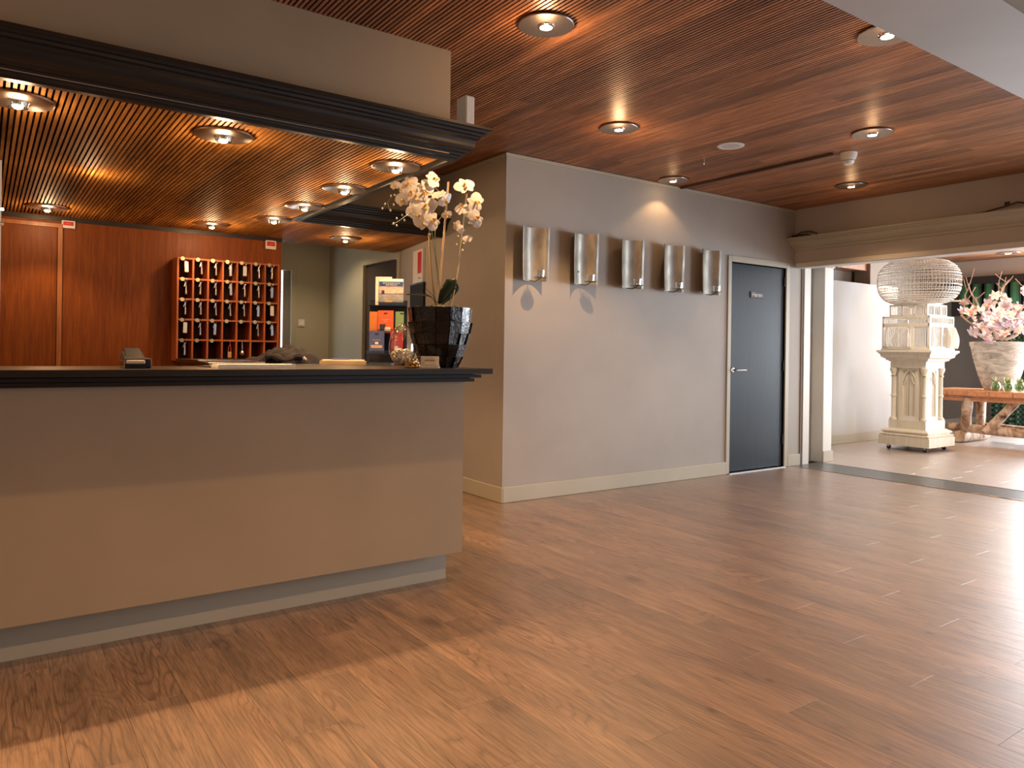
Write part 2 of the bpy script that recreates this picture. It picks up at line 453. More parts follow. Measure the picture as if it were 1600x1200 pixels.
# ------------------------------------------------------------------ floor
fl = struct(MB().box(-3, 16, -4.2, 9.2, -0.12, -0.006).build('floor', m_back))
PW, G = 0.182, 0.0005
unit = MB().bbox(0, PW - G, 0, 1.0, 0, 0.006, 0.0015)
pm = []
for L in (1.22, 0.8, 0.42):
    q = MB(); q.bbox(0, PW - G, 0, L - G, -0.0055, 0, 0.0007)
    me = D.meshes.new('plank'); me.from_pydata(q.v, [], q.f); me.materials.append(m_plank); pm.append((L, me))
far = MB(); near_n = 0
cells = []
nx = int((7.13 + 1.9) / PW)
for i in range(nx):
    x = 7.13 - (i + 1) * PW
    y = YM - (i * 0.363) % 1.22 + 0.0
    ys = []
    top = YM if x > XN else 9.0
    yy = y + 1.22 * 4
    while yy > 0.3:
        y1 = min(yy, top); y0 = max(yy - 1.22, -3.9)
        if y1 - y0 > 0.05: cells.append((x, y0, y1))
        yy -= 1.22
def planks_visible(x, y0, y1):
    p = Vector((x + PW / 2, (y0 + y1) / 2, 0)); d = p - Vector((0, 0, 1.2))
    dep = d.dot(fw)
    if dep < 1.0: return False
    u = 800 + 1167.4 * d.dot(rt0) / dep
    if u < -250 or u > 1900: return False
    if x < 1.95 and y0 > 3.45: return False
    if y0 > 5.2: return False
    return True
cells.sort(key=lambda c_: Vector((c_[0], (c_[1] + c_[2]) / 2, 0)).length)
for (x, y0, y1) in cells:
    if planks_visible(x, y0, y1) and near_n < 300:
        me = pm[0][1]
        o = D.objects.new('plank', me); C.objects.link(o); o.parent = fl
        o.location = (x, y0, 0); o.scale = (1, (y1 - y0) / 1.22, 1); near_n += 1
    else:
        far.bbox(x, x + PW - G, y0, y1 - G, -0.0055, 0, 0.0012)
for i in range(9):   # south part of the lobby behind the camera
    pass
far.box(-1.9, 7.13, -3.9, 0.0, -0.0058, -0.003)
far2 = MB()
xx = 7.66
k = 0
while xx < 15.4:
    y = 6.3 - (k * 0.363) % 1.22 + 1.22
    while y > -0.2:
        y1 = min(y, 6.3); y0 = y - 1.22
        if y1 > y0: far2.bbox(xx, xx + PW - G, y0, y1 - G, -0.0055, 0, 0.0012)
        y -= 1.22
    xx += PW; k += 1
fo = far.build('planking', m_plank, fl); fo['kind'] = 'stuff'
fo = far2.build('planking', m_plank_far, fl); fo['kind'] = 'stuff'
th = struct(MB().box(7.145, 7.645, -2.0, YM, -0.005, 0.002).build('trim_1', m_slate))
MB().bbox(7.13, 7.145, -2.0, YM, -0.005, 0.006, .002).build('metal_edge', m_steel, th)
MB().bbox(7.645, 7.66, -2.0, YM + .1, -0.005, 0.006, .002).build('metal_edge', m_steel, th)

# ------------------------------------------------------------------ walls
struct(MB().box(XN, 6.095, YM, YM + 0.14, 0, ZC + .05).box(6.095, 6.995, YM, YM + 0.14, 2.125, ZC + .05).box(6.995, 7.30, YM, YM + 0.14, 0, ZC + .05).build('wall_sconces', m_wall))
struct(MB().box(XN, XN + 0.14, YM + .1405, 6.137, 0, ZC + .05).build('wall_side', m_wall))
ang = MB(); ang.prism([(XN, 6.1375), (3.50, 6.94), (3.64, 6.94), (3.489, 6.1375)], 'z', 0, 2.6)
struct(ang.build('wall_corner', m_wall))
struct(MB().box(3.50, 3.64, 6.9405, 7.02, 0, 2.7).box(3.5, 3.64, 7.86, 8.9, 0, 2.7).box(3.5, 3.64, 7.02, 7.86, 2.14, 2.7).build('wall_passage', m_khaki))
struct(MB().box(3.02, 3.4995, 8.9, 9.04, 0, 2.7).box(1.4, 2.80, 8.9, 9.04, 0, 2.7).box(2.80, 3.02, 8.9, 9.04, 2.13, 2.7).build('wall_back', m_khaki))
wv_ = struct(MB().box(-1.4, 2.246, YW, YW + 0.16, 0, ZK + 0.1).build('wall_veneer', m_veneer))
MB().box(-1.4, 2.246, YW - 0.012, YW - .0005, ZK - 0.035, ZK - .001).build('top_strip', m_black, wv_)
struct(MB().box(-1.55, -1.4005, 3.3, 9.05, 0, 2.7).build('wall_left', m_wall))
struct(MB().box(-3.15, -3.0, -4.2, 9.2, 0, 3).build('wall_west', m_wall))
struct(MB().box(-3.0, 3.3, -4.35, -4.2, 0, 3).box(6.6, 7.16, -4.35, -4.2, 0, 3).box(3.3, 6.6, -4.35, -4.2, 0, 0.25).box(3.3, 6.6, -4.35, -4.2, 2.5, 3).build('wall_south', m_wall))
wf = MB()
for x in (3.3, 4.9, 6.52): wf.box(x, x + .08, -4.32, -4.22, .25, 2.5)
struct(wf.build('window_1', m_white))
# east side of the lobby: glazed front, the opening to the far room north of it
struct(MB().box(7.165, 7.4, 2.15, 2.3, 0, 2.19).box(7.165, 7.4, -4.2, -2.2, 0, 2.19).box(7.165, 7.4, -2.2, 2.15, 0, .1).build('wall_east', m_beam))
wf = MB()
for y in (-2.2, -.75, .7, 2.07): wf.box(7.2, 7.28, y, y + .07, .1, 2.19)
struct(wf.build('window_2', m_white))
bb = lambda m_, *a: m_.bbox(*a, 0.004)
struct(bb(MB(), XN - .0145, XN - .0005, YM - .0145, 6.13, 0, 0.125).build('baseboard_side', m_trim))
q = MB(); bb(q, XN, 6.045, YM - .0145, YM - .0005, 0, 0.125); bb(q, 7.06, 7.285, YM - .0145, YM - .0005, 0, 0.125)
struct(q.build('baseboard_sconces', m_trim))
struct(MB().box(XN - .012, 7.15, YM - .012, YM - .0005, ZC - .032, ZC - .006).box(XN - .012, XN - .0005, YM - .0115, 5.85, ZC - .032, ZC - .006).build('trim_2', m_trim))

# pier and reveal right of the dark door
struct(MB().box(7.285, 7.315, YM - .01, YM + .13, 0, 2.19).build('trim_3', m_grey))
struct(MB().bbox(7.315, 7.435, YM - .02, YM + .14, 0, 2.19).build('trim_4', m_white))
struct(MB().box(7.4355, 8.1, YM + .13, YM + .25, 0, 2.19).build('wall_reveal', m_beam))
struct(MB().bbox(7.70, 7.87, YM - .02, YM + .1295, 0, 2.19).build('wall_pier', m_white))
struct(bb(MB(), 7.69, 7.885, YM - .035, YM - .0205, 0, 0.125).build('baseboard_pier', m_trim))

# door "Heren"
d1 = struct(MB().bbox(6.1, 6.99, YM + 0.012, YM + 0.052, 0.015, 2.118).build('door_1', m_doordark))
fr = MB(); fr.bbox(6.04, 6.095, YM - .014, YM + .1, 0, 2.185); fr.bbox(6.995, 7.06, YM - .014, YM + .1, 0, 2.185); fr.box(6.0955, 6.9945, YM - .014, YM + .1, 2.125, 2.184)
struct(fr.build('door_frame', m_trim)); D.objects['door_frame'].name = 'trim_5'
struct(MB().box(6.075, 7.0, YM - .03, YM + .01, -.004, .01).build('trim_6', m_steel))
h = MB(); h.lathe([(0.026, 0), (0.026, .008), (.02, .012)], (0, 0, 0), 20)
hv = [(6.150 + p[0], YM + .012 - p[2], 1.04 + p[1]) for p in h.v]; h.v = hv
h.tube([(6.150, YM + .002, 1.04), (6.150, YM - .045, 1.04), (6.162, YM - .05, 1.04), (6.29, YM - .05, 1.04)], .0095, 10)
fixn(h.build('door_handle', m_chrome, d1, True))
for z in (1.98, 1.08, .3):
    MB().box(6.978, 6.996, YM - .004, YM + .014, z - .05, z + .05).build('hinge', m_plastic_k, d1)
sg = MB().bbox(6.42, 6.63, YM + .004, YM + .0115, 1.782, 1.846, .001).build('door_sign', flat('sign_grey', (0.1, 0.12, 0.15), 0.6, spec=.15), d1)
text('Heren', 0.066, m_paperw, sg, (6.525, YM + .003, 1.814), (PI / 2, 0, 0))

# door and lit gap in the back passage
cs = MB(); cs.bbox(3.485, 3.5, 6.96, 7.02, 0, 2.2); cs.bbox(3.485, 3.5, 7.86, 7.92, 0, 2.2); cs.box(3.485, 3.499, 7.02, 7.86, 2.14, 2.2)
struct(cs.build('trim_7', m_khaki))
m_brown_door = paint('dark_brown_door', (0.06, 0.045, 0.035), 0.6, .06, .15)
struct(MB().box(3.52, 3.56, 7.06, 7.859, 0.01, 2.138).build('door_2', m_brown_door))
struct(MB().box(3.53, 3.55, 7.02, 7.06, 0.01, 2.138).build('door_edge_glow', m_gap_glow))  # glowing strip put in for the light along the ajar door's edge
cs = MB(); cs.bbox(3.02, 3.08, 8.885, 8.899, 0, 2.19); cs.box(2.74, 3.02, 8.885, 8.899, 2.13, 2.19)
struct(cs.build('trim_9', m_khaki))
struct(MB().box(2.80, 2.93, 8.94, 8.95, 0.01, 2.129).build('door_gap_glow', m_gap_glow))  # glowing strip standing in for outside light through the door gap
struct(MB().box(2.935, 3.019, 8.93, 8.97, 0.01, 2.129).build('door_3', m_grey))
o = thing('light_switch', 'white wall switch on the khaki wall right of the key rack', 'light switch', (3.15, 8.9, 1.5))
MB().bbox(3.11, 3.19, 8.888, 8.8995, 1.46, 1.55, .003).build('switch_plate', m_plastic_w, o)
MB().bbox(3.125, 3.175, 8.882, 8.8875, 1.475, 1.535, .002).build('rocker', m_paperw, o)

# veneered wall: door with lighter frame
d = struct(MB().box(-.9, .468, YW - .02, YW - .001, 0, 2.12).build('door_4', m_veneer))
MB().box(.468, .5, YW - .035, YW - .001, 0, 2.15).box(-.9, .468, YW - .035, YW - .0205, 2.12, 2.15).build('door_frame', m_veneer_l, d)
MB().box(.464, .4675, YW - .024, YW - .0205, 0, 2.119).build('shadow_gap', m_back, d)

# ------------------------------------------------------------------ ceiling of the lobby
ce = MB(); ce.box(1.0, 7.16, 1.45, YM + .02, ZC + .012, ZC + .05).box(1.0, XN + .02, YM + .0205, 5.99, ZC + .012, ZC + .05)
ce = struct(ce.build('ceiling', m_back))
PITCH, SW, SH = 0.0235, 0.0138, 0.0125
def slat_mesh(mat):
    q = MB().box(0, SW, 0, 1, 0, SH); me = D.meshes.new('slat'); me.from_pydata(q.v, [], q.f); me.materials.append(mat); return me
sm1, sm2 = slat_mesh(m_slat), slat_mesh(m_slat2)
def put_slat(parent, me, x, y0, y1, z):
    o = D.objects.new('slat', me); C.objects.link(o); o.parent = parent
    o.location = (x, y0, z); o.scale = (1, y1 - y0, 1)
n = 0; x = 7.135
while x > 1.0:
    ym = 5.848 if x < XN - SW else YM - .001
    put_slat(ce, sm1, x, 1.60 + (0.0), ym, ZC); n += 1
    x -= PITCH
# plastered beam across the near part of the ceiling, ochre ceiling behind it
struct(MB().box(-3, 7.16, 1.29, 1.71, 2.6, ZC + .2).build('trim_10', m_stone))
struct(MB().box(-3, 7.4, -4.2, 1.2895, 2.74, 2.9).box(-3, 0.9995, 1.7105, 3.38, ZC, 2.95).build('ceiling_south', m_ochre))
struct(MB().box(1.0, 7.4, 1.7105, 6.1, ZC + .051, ZC + .15).box(-1.5, 3.7, 6.1, 9.1, 2.6, 2.75).build('ceiling_slab', m_wall))

# ------------------------------------------------------------------ beam above the opening on the right
bm_ = MB(); bm_.box(XB, 7.75, -4.2, YM - .0205, 2.19, ZC + .2)
bm_.box(XB, 7.9, YM - .02, YM + .25, 2.191, ZC + .2)
struct(bm_.build('trim_11', m_beam))
prof = [(0, 2.318), (.018, 2.322), (.022, 2.34), (.05, 2.352), (.085, 2.378), (.098, 2.398), (.105, 2.402), (.108, 2.412), (.13, 2.414), (.134, 2.428), (.158, 2.43), (.16, 2.446), (0, 2.446)]
q = MB(); q.prism([(XB - .0005 - a, z) for a, z in prof], 'y', -4.1, YM - .001)
struct(fixn(q.build('trim_12', m_trim)))
q = MB(); q.bbox(XB - .02, XB + .10, -4.1, YM - .021, 2.135, 2.1895, .006); q.bbox(7.32, 7.42, -4.1, YM - .0215, 2.15, 2.1895, .005)
struct(q.build('trim_13', m_white))

# ------------------------------------------------------------------ reception canopy
cn = thing('reception_canopy', 'black corniced canopy with slatted underside above the reception desk', 'canopy', (1.0, 4.6, ZK))
MB().box(-1.2, 1.98, 3.39, 3.5, ZK + .02, ZC + .011).box(1.87, 1.98, 3.5, 5.95, ZK + .02, ZC + .011).box(1.98, XN - .001, 5.85, 5.95, ZK + .02, ZC + .03).build('fascia', m_counter, cn)
cp = [(-.035, 2.205), (0, 2.205), (.003, 2.214), (.014, 2.218), (.016, 2.228), (.03, 2.232), (.032, 2.242), (.045, 2.246), (.05, 2.256), (.062, 2.262), (.07, 2.275), (.07, 2.292), (.074, 2.308), (.088, 2.318), (.09, 2.326), (.104, 2.33), (.106, 2.342), (.12, 2.345), (.124, 2.356), (.136, 2.36), (.136, 2.372), (-.035, 2.372)]
v = []; f = []
X1, Y0, Y1 = 2.044, 3.42, 5.82
for o_, z in cp:
    v += [(-1.3, Y0 - o_, z), (X1 + o_, Y0 - o_, z), (X1 + o_, Y1 - o_, z), (XN - .001, Y1 - o_, z)]
m = len(cp)
for i in range(m):
    j = (i + 1) % m
    for s_ in range(3): f.append((i * 4 + s_, i * 4 + s_ + 1, j * 4 + s_ + 1, j * 4 + s_))
q = MB().add(v, f); co = fixn(q.build('cornice', m_black, cn))
MB().box(-1.3, 1.96, 3.46, YW - .02, ZK + .0145, ZK + .019).box(1.96, XN - .002, 5.86, 7.1, ZK + .0145, ZK + .019).build('backing_board', m_back, cn)
MB().box(1.965, 2.04, 3.455, 5.855, ZK + .0, ZK + .014).build('edge_trim', m_black, cn)
x = 1.94; 
while x > -1.0:
    put_slat(cn, sm2, x - 1.0, 3.456 - 4.6, YW - .02 - 4.6, 0); x -= PITCH
x = 1.94 + PITCH
while x < XN + .14:
    ye = 7.1; ys = 5.86
    if x > XN - .03: ys = 6.16 + (x - XN + .02) * 5.3 
    put_slat(cn, sm2, x - 1.0, ys - 4.6, ye - 4.6, 0); x += PITCH

# ------------------------------------------------------------------ downlights
def downlight_proto(style):
    if style == 'flat':
        t_ = thing('downlight', '', 'downlight')
        MB().lathe([(.031, .003), (.132, .003), (.134, .006), (.134, .010), (.13, .016), (.031, .016)], n=40, close=True).build('plate', m_disc, t_, True)
        MB().lathe([(.031, -.005), (.041, -.002), (.043, .0028), (.0315, .0028)], n=28, close=True).build('bezel', m_chrome, t_, True)
        MB().lathe([(0, .0005), (.022, .001), (.0305, .005), (.0305, .012), (0, .012)], n=20).build('bulb', m_bulb, t_, True)
    else:
        t_ = thing('downlight', '', 'downlight')
        MB().lathe([(.03, .001), (.128, .001), (.133, .004), (.133, .012), (.03, .012)], n=40, close=True).build('plate', m_disc, t_, True)
        MB().lathe([(.036, -.022), (.042, -.004), (.044, .0008), (.034, .0008), (.033, -.02)], n=28, close=True).build('bezel', m_glass, t_, True)
        MB().lathe([(0, -.027), (.012, -.0265), (.0185, -.022), (.0205, -.0155), (0, -.0155)], n=20).build('bulb', m_bulb, t_, True)
        MB().lathe([(.0, -.0152), (.0225, -.0152), (.026, -.008), (.026, .0008), (0, .0008)], n=20).build('lamp_holder', m_chrome, t_, True)
    return t_
def spot(loc, power, size, blend, colr=SPOT_COL, parent=None):
    l = D.lights.new('downlight_beam', 'SPOT'); l.energy = power; l.spot_size = math.radians(size); l.spot_blend = blend
    l.color = colr; l.shadow_soft_size = 0.012
    o = D.objects.new('downlight_beam', l); C.objects.link(o); o.location = loc
    g = D.lights.new('downlight_spill', 'POINT'); g.energy = min(power, P_CANOPY * 1.1 if loc[2] < 2.4 else 999) * (.28 if loc[2] < 2.4 else .055); g.color = colr; g.shadow_soft_size = .03
    go = D.objects.new('downlight_spill', g); C.objects.link(go); go.location = (loc[0], loc[1], loc[2] - (.01 if loc[2] < 2.4 else .07))
    return o
pf = downlight_proto('flat'); pk = downlight_proto('canopy')
CEIL = [((2.175, 2.83), 'downlight at the top centre of the lobby ceiling, largest on the main ceiling'),
        ((3.589, 3.824), 'downlight above the left end of the sconce wall, behind the largest ceiling one'),
        ((5.05, 4.665), 'downlight tucked against the top edge of the sconce wall'),
        ((5.064, 2.826), 'pale downlight behind the smoke detector on the lobby ceiling'),
        ((6.476, 3.807), 'downlight on the lobby ceiling in front of the right beam'),
        ((3.553, 1.915), 'pale downlight half hidden by the plastered beam')]
extra = [(.7, .92), (2.175, .9), (-.71, .9), (-.71, 2.83), (.7, -1.0)]
first = True
for (xy, lb) in CEIL:
    p_ = (xy[0], xy[1], ZC - .004 - .012)
    if first: o = pf; o.location = p_; o['label'] = lb; o['group'] = 'downlights of the lobby ceiling'; first = False
    else: o = dup(pf, p_, lb)
    spot((xy[0], xy[1], ZC - .045), P_CEIL * (.22 if xy[1] > 4.5 else .5 if xy[0] > 6 else .55 if xy[0] > 5 or xy[1] < 2 else 1.9), 116, .4)
for xy in extra: spot((xy[0], xy[1], 2.70), P_CEIL * 1.5, 112, .5)
CAN = [((.104, 3.70), 'left'), ((.92, 3.70), 'mid'), ((1.842, 3.735), 'r1'), ((1.843, 4.456), 'r2'), ((1.845, 5.175), 'r3'), ((1.846, 5.86), 'r4'), ((.371, 6.44), 'b1'), ((1.522, 6.45), 'b2'), ((2.688, 6.457), 'b3')]
CL = ['front downlight of the canopy at the far left of the photo', 'front downlight of the canopy between two others, above the card terminal',
      'front right corner downlight of the canopy', 'second downlight along the right edge of the canopy', 'third downlight along the right edge of the canopy',
      'rearmost downlight along the right edge of the canopy, above the key rack end', 'rear downlight above the veneered door', 'rear downlight above the key rack', 'downlight under the recessed rear right part of the canopy']
first = True
for (xy, _), lb in zip(CAN, CL):
    yy = xy[1]
    p_ = (xy[0] if xy[0] > .2 or True else 0, yy, ZK - .013)
    if first: o = pk; o.location = p_; o['label'] = lb; o['group'] = 'downlights under the canopy'; first = False
    else: o = dup(pk, p_, lb)
    spot((xy[0], yy, ZK - .065), P_CANOPY * (2.6 if yy < 3.8 else 1), 112, .5, (1.0, .6, .3))
spot((-.75, 3.7, ZK - .065), P_CANOPY * 2.6, 112, .5, (1.0, .6, .3))
spot((2.9, 7.9, 2.52), P_CANOPY * 1.6, 130, .6, (1.0, .72, .42))  # unseen ceiling lamp added to brighten the back passage
spot((.5, 5.0, 2.12), P_CANOPY * .5, 130, .6, (1.0, .6, .3))

# other fittings on the ceiling
t_ = thing('ceiling_speaker', 'round white speaker grille in the slatted ceiling', 'speaker', (4.571, 3.649, ZC))
MB().lathe([(.066, -.002), (.085, -.006), (.1, -.002), (.1, -.0005), (.066, -.0005)], (4.571, 3.649, ZC), 36, True).build('rim', m_plastic_w, t_, True)
MB().lathe([(0, -.003), (.065, -.003), (.065, -.0008), (0, -.0008)], (4.571, 3.649, ZC), 36).build('grille', flat('grille', (.55, .52, .47), .6), t_)
t_ = thing('smoke_detector', 'white smoke detector at the end of the thin ceiling duct', 'smoke detector', (5.434, 3.22, ZC))
MB().lathe([(.0, -.03), (.062, -.03), (.064, -.002), (0, -.0005)], (5.434, 3.22, ZC), 28).build('base', m_plastic_w, t_, True)
MB().lathe([(0, -.088), (.032, -.088), (.04, -.078), (.046, -.052), (.056, -.046), (.056, -.0305), (0, -.0305)], (5.434, 3.22, ZC), 28).build('sensor_head', m_plastic_w, t_, True)
MB().lathe([(.036, -.068), (.05, -.066), (.05, -.062), (.036, -.06)], (5.434, 3.22, ZC), 28, True).build('vent_ring', m_steel, t_, True)
q = MB().bbox(5.325, 5.347, 3.29, YM - .013, ZC - .022, ZC - .0005, .003)
tag(q.build('cable_duct', flat('duct', (.07, .04, .03), .5)), 'thin dark cable duct running across the slats to the smoke detector', 'cable duct')
hk = None
for i, (x, y, lb) in enumerate([(4.69, 4.006, 'tiny ceiling hook next to the round speaker grille'), (4.70, 4.342, 'tiny ceiling hook nearer the sconce wall, left of the duct'), (6.228, 3.293, 'tiny ceiling hook right of the lit downlight near the beam')]):
    q = MB().tube([(x, y, ZC), (x, y, ZC - .02), (x + .008, y, ZC - .03), (x + .012, y, ZC - .04), (x + .004, y, ZC - .048), (x - .004, y, ZC - .044)], .0016, 5)
    tag(q.build('ceiling_hook', m_steel), lb, 'hook', 'tiny hooks in the slatted ceiling')
t_ = thing('junction_box', 'white upright box standing on top of the canopy cornice', 'box', (2.2, 3.75, 2.372))
MB().bbox(2.18, 2.235, 3.56, 3.66, 2.373, 2.625, .003).build('housing', m_plastic_w, t_)
MB().bbox(2.182, 2.233, 3.553, 3.5595, 2.38, 2.618, .002).build('cover', m_plastic_w, t_)
MB().box(2.03, 2.24, 3.50, 3.70, 2.3725, 2.3728).build('mount', m_black, t_)
# small device and stray cable on the ledge of the beam
t_ = thing('small_router', 'small black device lying on the beam cornice by the corner', 'router', (7.06, 4.68, 2.446))
MB().bbox(7.02, 7.12, 4.63, 4.80, 2.4465, 2.475, .006).build('body', m_plastic_k, t_)
MB().tube([(7.04, 4.75, 2.475), (7.06, 4.70, 2.50), (7.09, 4.62, 2.505), (7.11, 4.56, 2.48), (7.1, 4.55, 2.452)], .008, 6).build('cable', m_plastic_k, t_)
q = MB().tube([(7.12, 3.25, 2.4465 + .008), (7.13, 3.1, 2.46), (7.12, 2.95, 2.47), (7.14, 2.8, 2.50), (7.13, 2.7, 2.52), (7.12, 2.6, 2.49), (7.13, 2.5, 2.458), (7.13, 2.3, 2.456)], .006, 6)
tag(q.build('loose_cable', flat('brown_cable', (.1, .045, .03), .6)), 'loose brown cable lying along the beam cornice', 'cable')
q = MB().bbox(7.09, 7.145, 3.3, 3.42, 2.4465, 2.458, .002)
tag(q.build('cable_clip', m_trim), 'flat beige clip at the end of the loose cable on the beam', 'clip')
q = MB().bbox(XB - .007, XB - .0005, 2.77, 2.81, 2.51, 2.54, .001)
tag(q.build('wall_socket', m_plastic_k), 'small black socket on the beam above the loose cable', 'socket')

# ------------------------------------------------------------------ reception desk
rd = thing('reception_desk', 'long taupe reception desk with a black moulded top', 'reception desk', (1.0, 3.6, 0))
MB().box(-1.2, 2.035, 3.3, 3.36, .158, 1.0385).box(1.975, 2.035, 3.36, 6.1, .158, 1.0385).build('front_panel', m_counter, rd)
MB().box(-1.2, 1.998, 3.4, 3.44, 0, .1575).box(1.958, 1.998, 3.44, 6.08, 0, .1575).build('kickboard', m_trim, rd)
def Lslab(z0, z1, o_):
    X2, Y2 = 2.144 - o_, 3.2 + o_
    return [(-1.2, Y2), (X2, Y2), (X2, 6.14 - o_), (1.2 + o_ * .5, 6.14 - o_), (1.2 + o_ * .5, 3.78 - o_), (-1.2, 3.78 - o_)], z0, z1
for nm, (poly, z0, z1) in (('countertop', Lslab(1.080, 1.107, 0)), ('moulding_groove', Lslab(1.075, 1.0798, .075)), ('upper_moulding', Lslab(1.060, 1.0748, .042)), ('moulding_groove', Lslab(1.056, 1.0598, .085)), ('lower_moulding', Lslab(1.039, 1.0558, .068))):
    fixn(MB().prism(poly, 'z', z0, z1).build(nm, m_counter_top, rd))
MB().box(1.26, 1.30, 3.8, 6.0, .158, 1.0385).box(-1.2, 1.26, 3.66, 3.70, .158, 1.0385).build('staff_side_panel', m_counter, rd)

# ------------------------------------------------------------------ key rack and keys
YF = 6.69
kx0, kx1, kz0, kz1 = 1.309, 2.164, 1.078, 1.945
NC, NR = 7, 5
T = .014
kr = thing('key_rack', 'red wooden pigeonhole key rack on the veneered wall', 'key rack', (1.73, YF, kz0))
cw = (kx1 - kx0 - T) / NC; rh = (kz1 - kz0 - T) / NR
MB().box(kx0, kx0 + T, YF, YW - .001, kz0, kz1).build('side_panel', m_rack, kr)
MB().box(kx1 - T, kx1, YF, YW - .001, kz0, kz1).build('side_panel', m_rack, kr)
MB().box(kx0 + T, kx1 - T, YW - .012, YW - .001, kz0, kz1).build('back_panel', m_rackin, kr)
for r in range(NR + 1):
    z = kz1 - T - r * rh
    MB().box(kx0 + T + .0003, kx1 - T - .0003, YF + .001, YW - .0125, z, z + T).build('shelf', m_rack, kr)
for c_ in range(1, NC):
    x = kx0 + c_ * cw
    for r in range(NR):
        z = kz1 - T - r * rh
        MB().box(x, x + T, YF + .002, YW - .0125, z - rh + T + .0003, z - .0003).build('divider', m_rack, kr)
for r in range(NR):
    for c_ in range(NC):
        if r == 4 and c_ > 2: continue
        x = kx0 + c_ * cw + .042; z = kz1 - T / 2 - r * rh - .004
        q = MB().lathe([(0, 0), (.0165, 0), (.0165, .004), (0, .004)], n=16); q.v = [(x + p[0], YF + .0005 - p[2] , z + p[1]) for p in q.v]
        fixn(q.build('number_disc', m_brass, kr))
ORD = ['first', 'second', 'third', 'fourth', 'fifth', 'sixth', 'seventh']
ROW = ['top row', 'second row', 'middle row', 'fourth row', 'bottom row']
def keyproto(kind):
    r = thing('room_key', '', 'key')
    q = MB(); pts = [(.011 * math.sin(a), -.012, -.012 + .013 * math.cos(a)) for a in [i * 2 * PI / 12 for i in range(13)]]
    q.tube(pts, .0014, 5, False); q.build('key_ring', m_steel, r)
    if kind == 'slim':
        MB().lathe([(.0035, 0), (.0045, -.02), (.006, -.05), (.0085, -.088), (.0085, -.1), (.006, -.102)], (0, -.012, -.024), 12).build('fob', m_steel, r, True)
        MB().obox((-.008, -.012, -.043), (.0028, .0008, .02), Matrix.Rotation(.3, 3, 'Y')).build('key_blade', m_steel, r)
    elif kind == 'wide':
        MB().bbox(-.0155, .0155, -.019, -.012, -.112, -.026, .002).build('fob', m_plastic_w, r)
        MB().bbox(-.015, .015, -.0195, -.0115, -.118, -.1125, .001).build('fob_end', m_plastic_k, r)
    else:
        MB().bbox(-.011, .011, -.019, -.012, -.122, -.028, .002).build('fob', m_steel, r)
        MB().obox((-.01, -.012, -.043), (.0028, .0008, .018), Matrix.Rotation(.3, 3, 'Y')).build('key_blade', m_steel, r)
    MB().tube([(0, 0, .001), (0, -.012, .001), (0, -.013, .004)], .0013, 5).build('hook', m_brass, r)
    return r
KIND = ['wssmwss', 'sssmssm', 'sssssmw', 'wsm..sm', 's......']
DESC = {'s': 'slim silver key fob', 'w': 'wide white key tag', 'm': 'broad silver key fob'}
protos = {}
kn = {'s': 'slim', 'w': 'wide', 'm': 'mid'}
for r in range(NR):
    for c_ in range(NC):
        kd = KIND[r][c_]
        if kd == '.': continue
        x = kx0 + c_ * cw + .066; z = kz1 - T / 2 - r * rh - .002 + random.uniform(-.003, .003)
        lb = '%s on the %s hook of the rack, %s' % (DESC[kd], ORD[c_], ROW[r])
        if kd not in protos:
            o = keyproto(kn[kd]); protos[kd] = o; o['label'] = lb; o['group'] = 'room keys on the rack'; o.location = (x, YF, z)
        else:
            o = dup(protos[kd], (x, YF, z), lb)
        o.rotation_euler = (0, random.uniform(-.05, .05), 0)
# the two odd ones
x, z = kx0 + 3 * cw + .066, kz1 - T / 2 - 4 * rh
o = thing('tagged_key', 'key on a red cord with a wooden tag, bottom row of the rack', 'key', (x, YF, z), 'room keys on the rack')
MB().tube([(x, YF, z + .002), (x, YF - .012, z + .002), (x + .006, YF - .014, z - .03), (x - .01, YF - .014, z - .06), (x - .012, YF - .014, z - .095)], .0022, 5).tube([(x + .006, YF - .014, z - .03), (x + .012, YF - .014, z - .095)], .0022, 5).build('cord', flat('red_cord', (.6, .12, .08), .7), o)
MB().bbox(x - .015, x + .015, YF - .022, YF - .01, z - .15, z - .096, .003).build('wooden_tag', m_bamboo, o)
x = kx0 + 4 * cw + .05
o = thing('ball_key', 'silver key with a round ball end, bottom row of the rack', 'key', (x, YF, z), 'room keys on the rack')
MB().tube([(x, YF, z + .004), (x, YF - .014, z + .004), (x, YF - .016, z - .02)], .002, 5).build('hook', m_steel, o)
MB().lathe([(.004, 0), (.006, -.03), (.007, -.06), (.005, -.07), (.012, -.074), (.0185, -.086), (.0185, -.094), (.012, -.106), (.004, -.11)], (x, YF - .02, z - .015), 16).build('fob', m_steel, o, True)

# call signs
def callsign(name, label, x0, x1, z0, z1):
    o = thing(name, label, 'sign', ((x0 + x1) / 2, YW, (z0 + z1) / 2), 'white boxes with red panels behind the desk')
    MB().bbox(x0, x1, YW - .03, YW - .0125, z0, z1, .003).build('housing', m_plastic_w, o)
    w_ = x1 - x0; h_ = z1 - z0
    MB().box(x0 + w_ * .12, x1 - w_ * .12, YW - .032, YW - .0301, z0 + h_ * .35, z1 - h_ * .14).build('red_panel', m_red, o)
    MB().box(x0 + w_ * .3, x1 - w_ * .3, YW - .0328, YW - .0321, z0 + h_ * .55, z0 + h_ * .6).build('bar', flat('pale_red', (.8, .25, .2), .5), o)
callsign('alarm_sign', 'small white box with red panel above the veneered wall, near its door', .492, .585, 2.152 - .03, 2.20 + .012 - .03)
callsign('alarm_sign', 'small white box with red panel above the right end of the key rack', 2.09, 2.185, 2.10, 2.18)
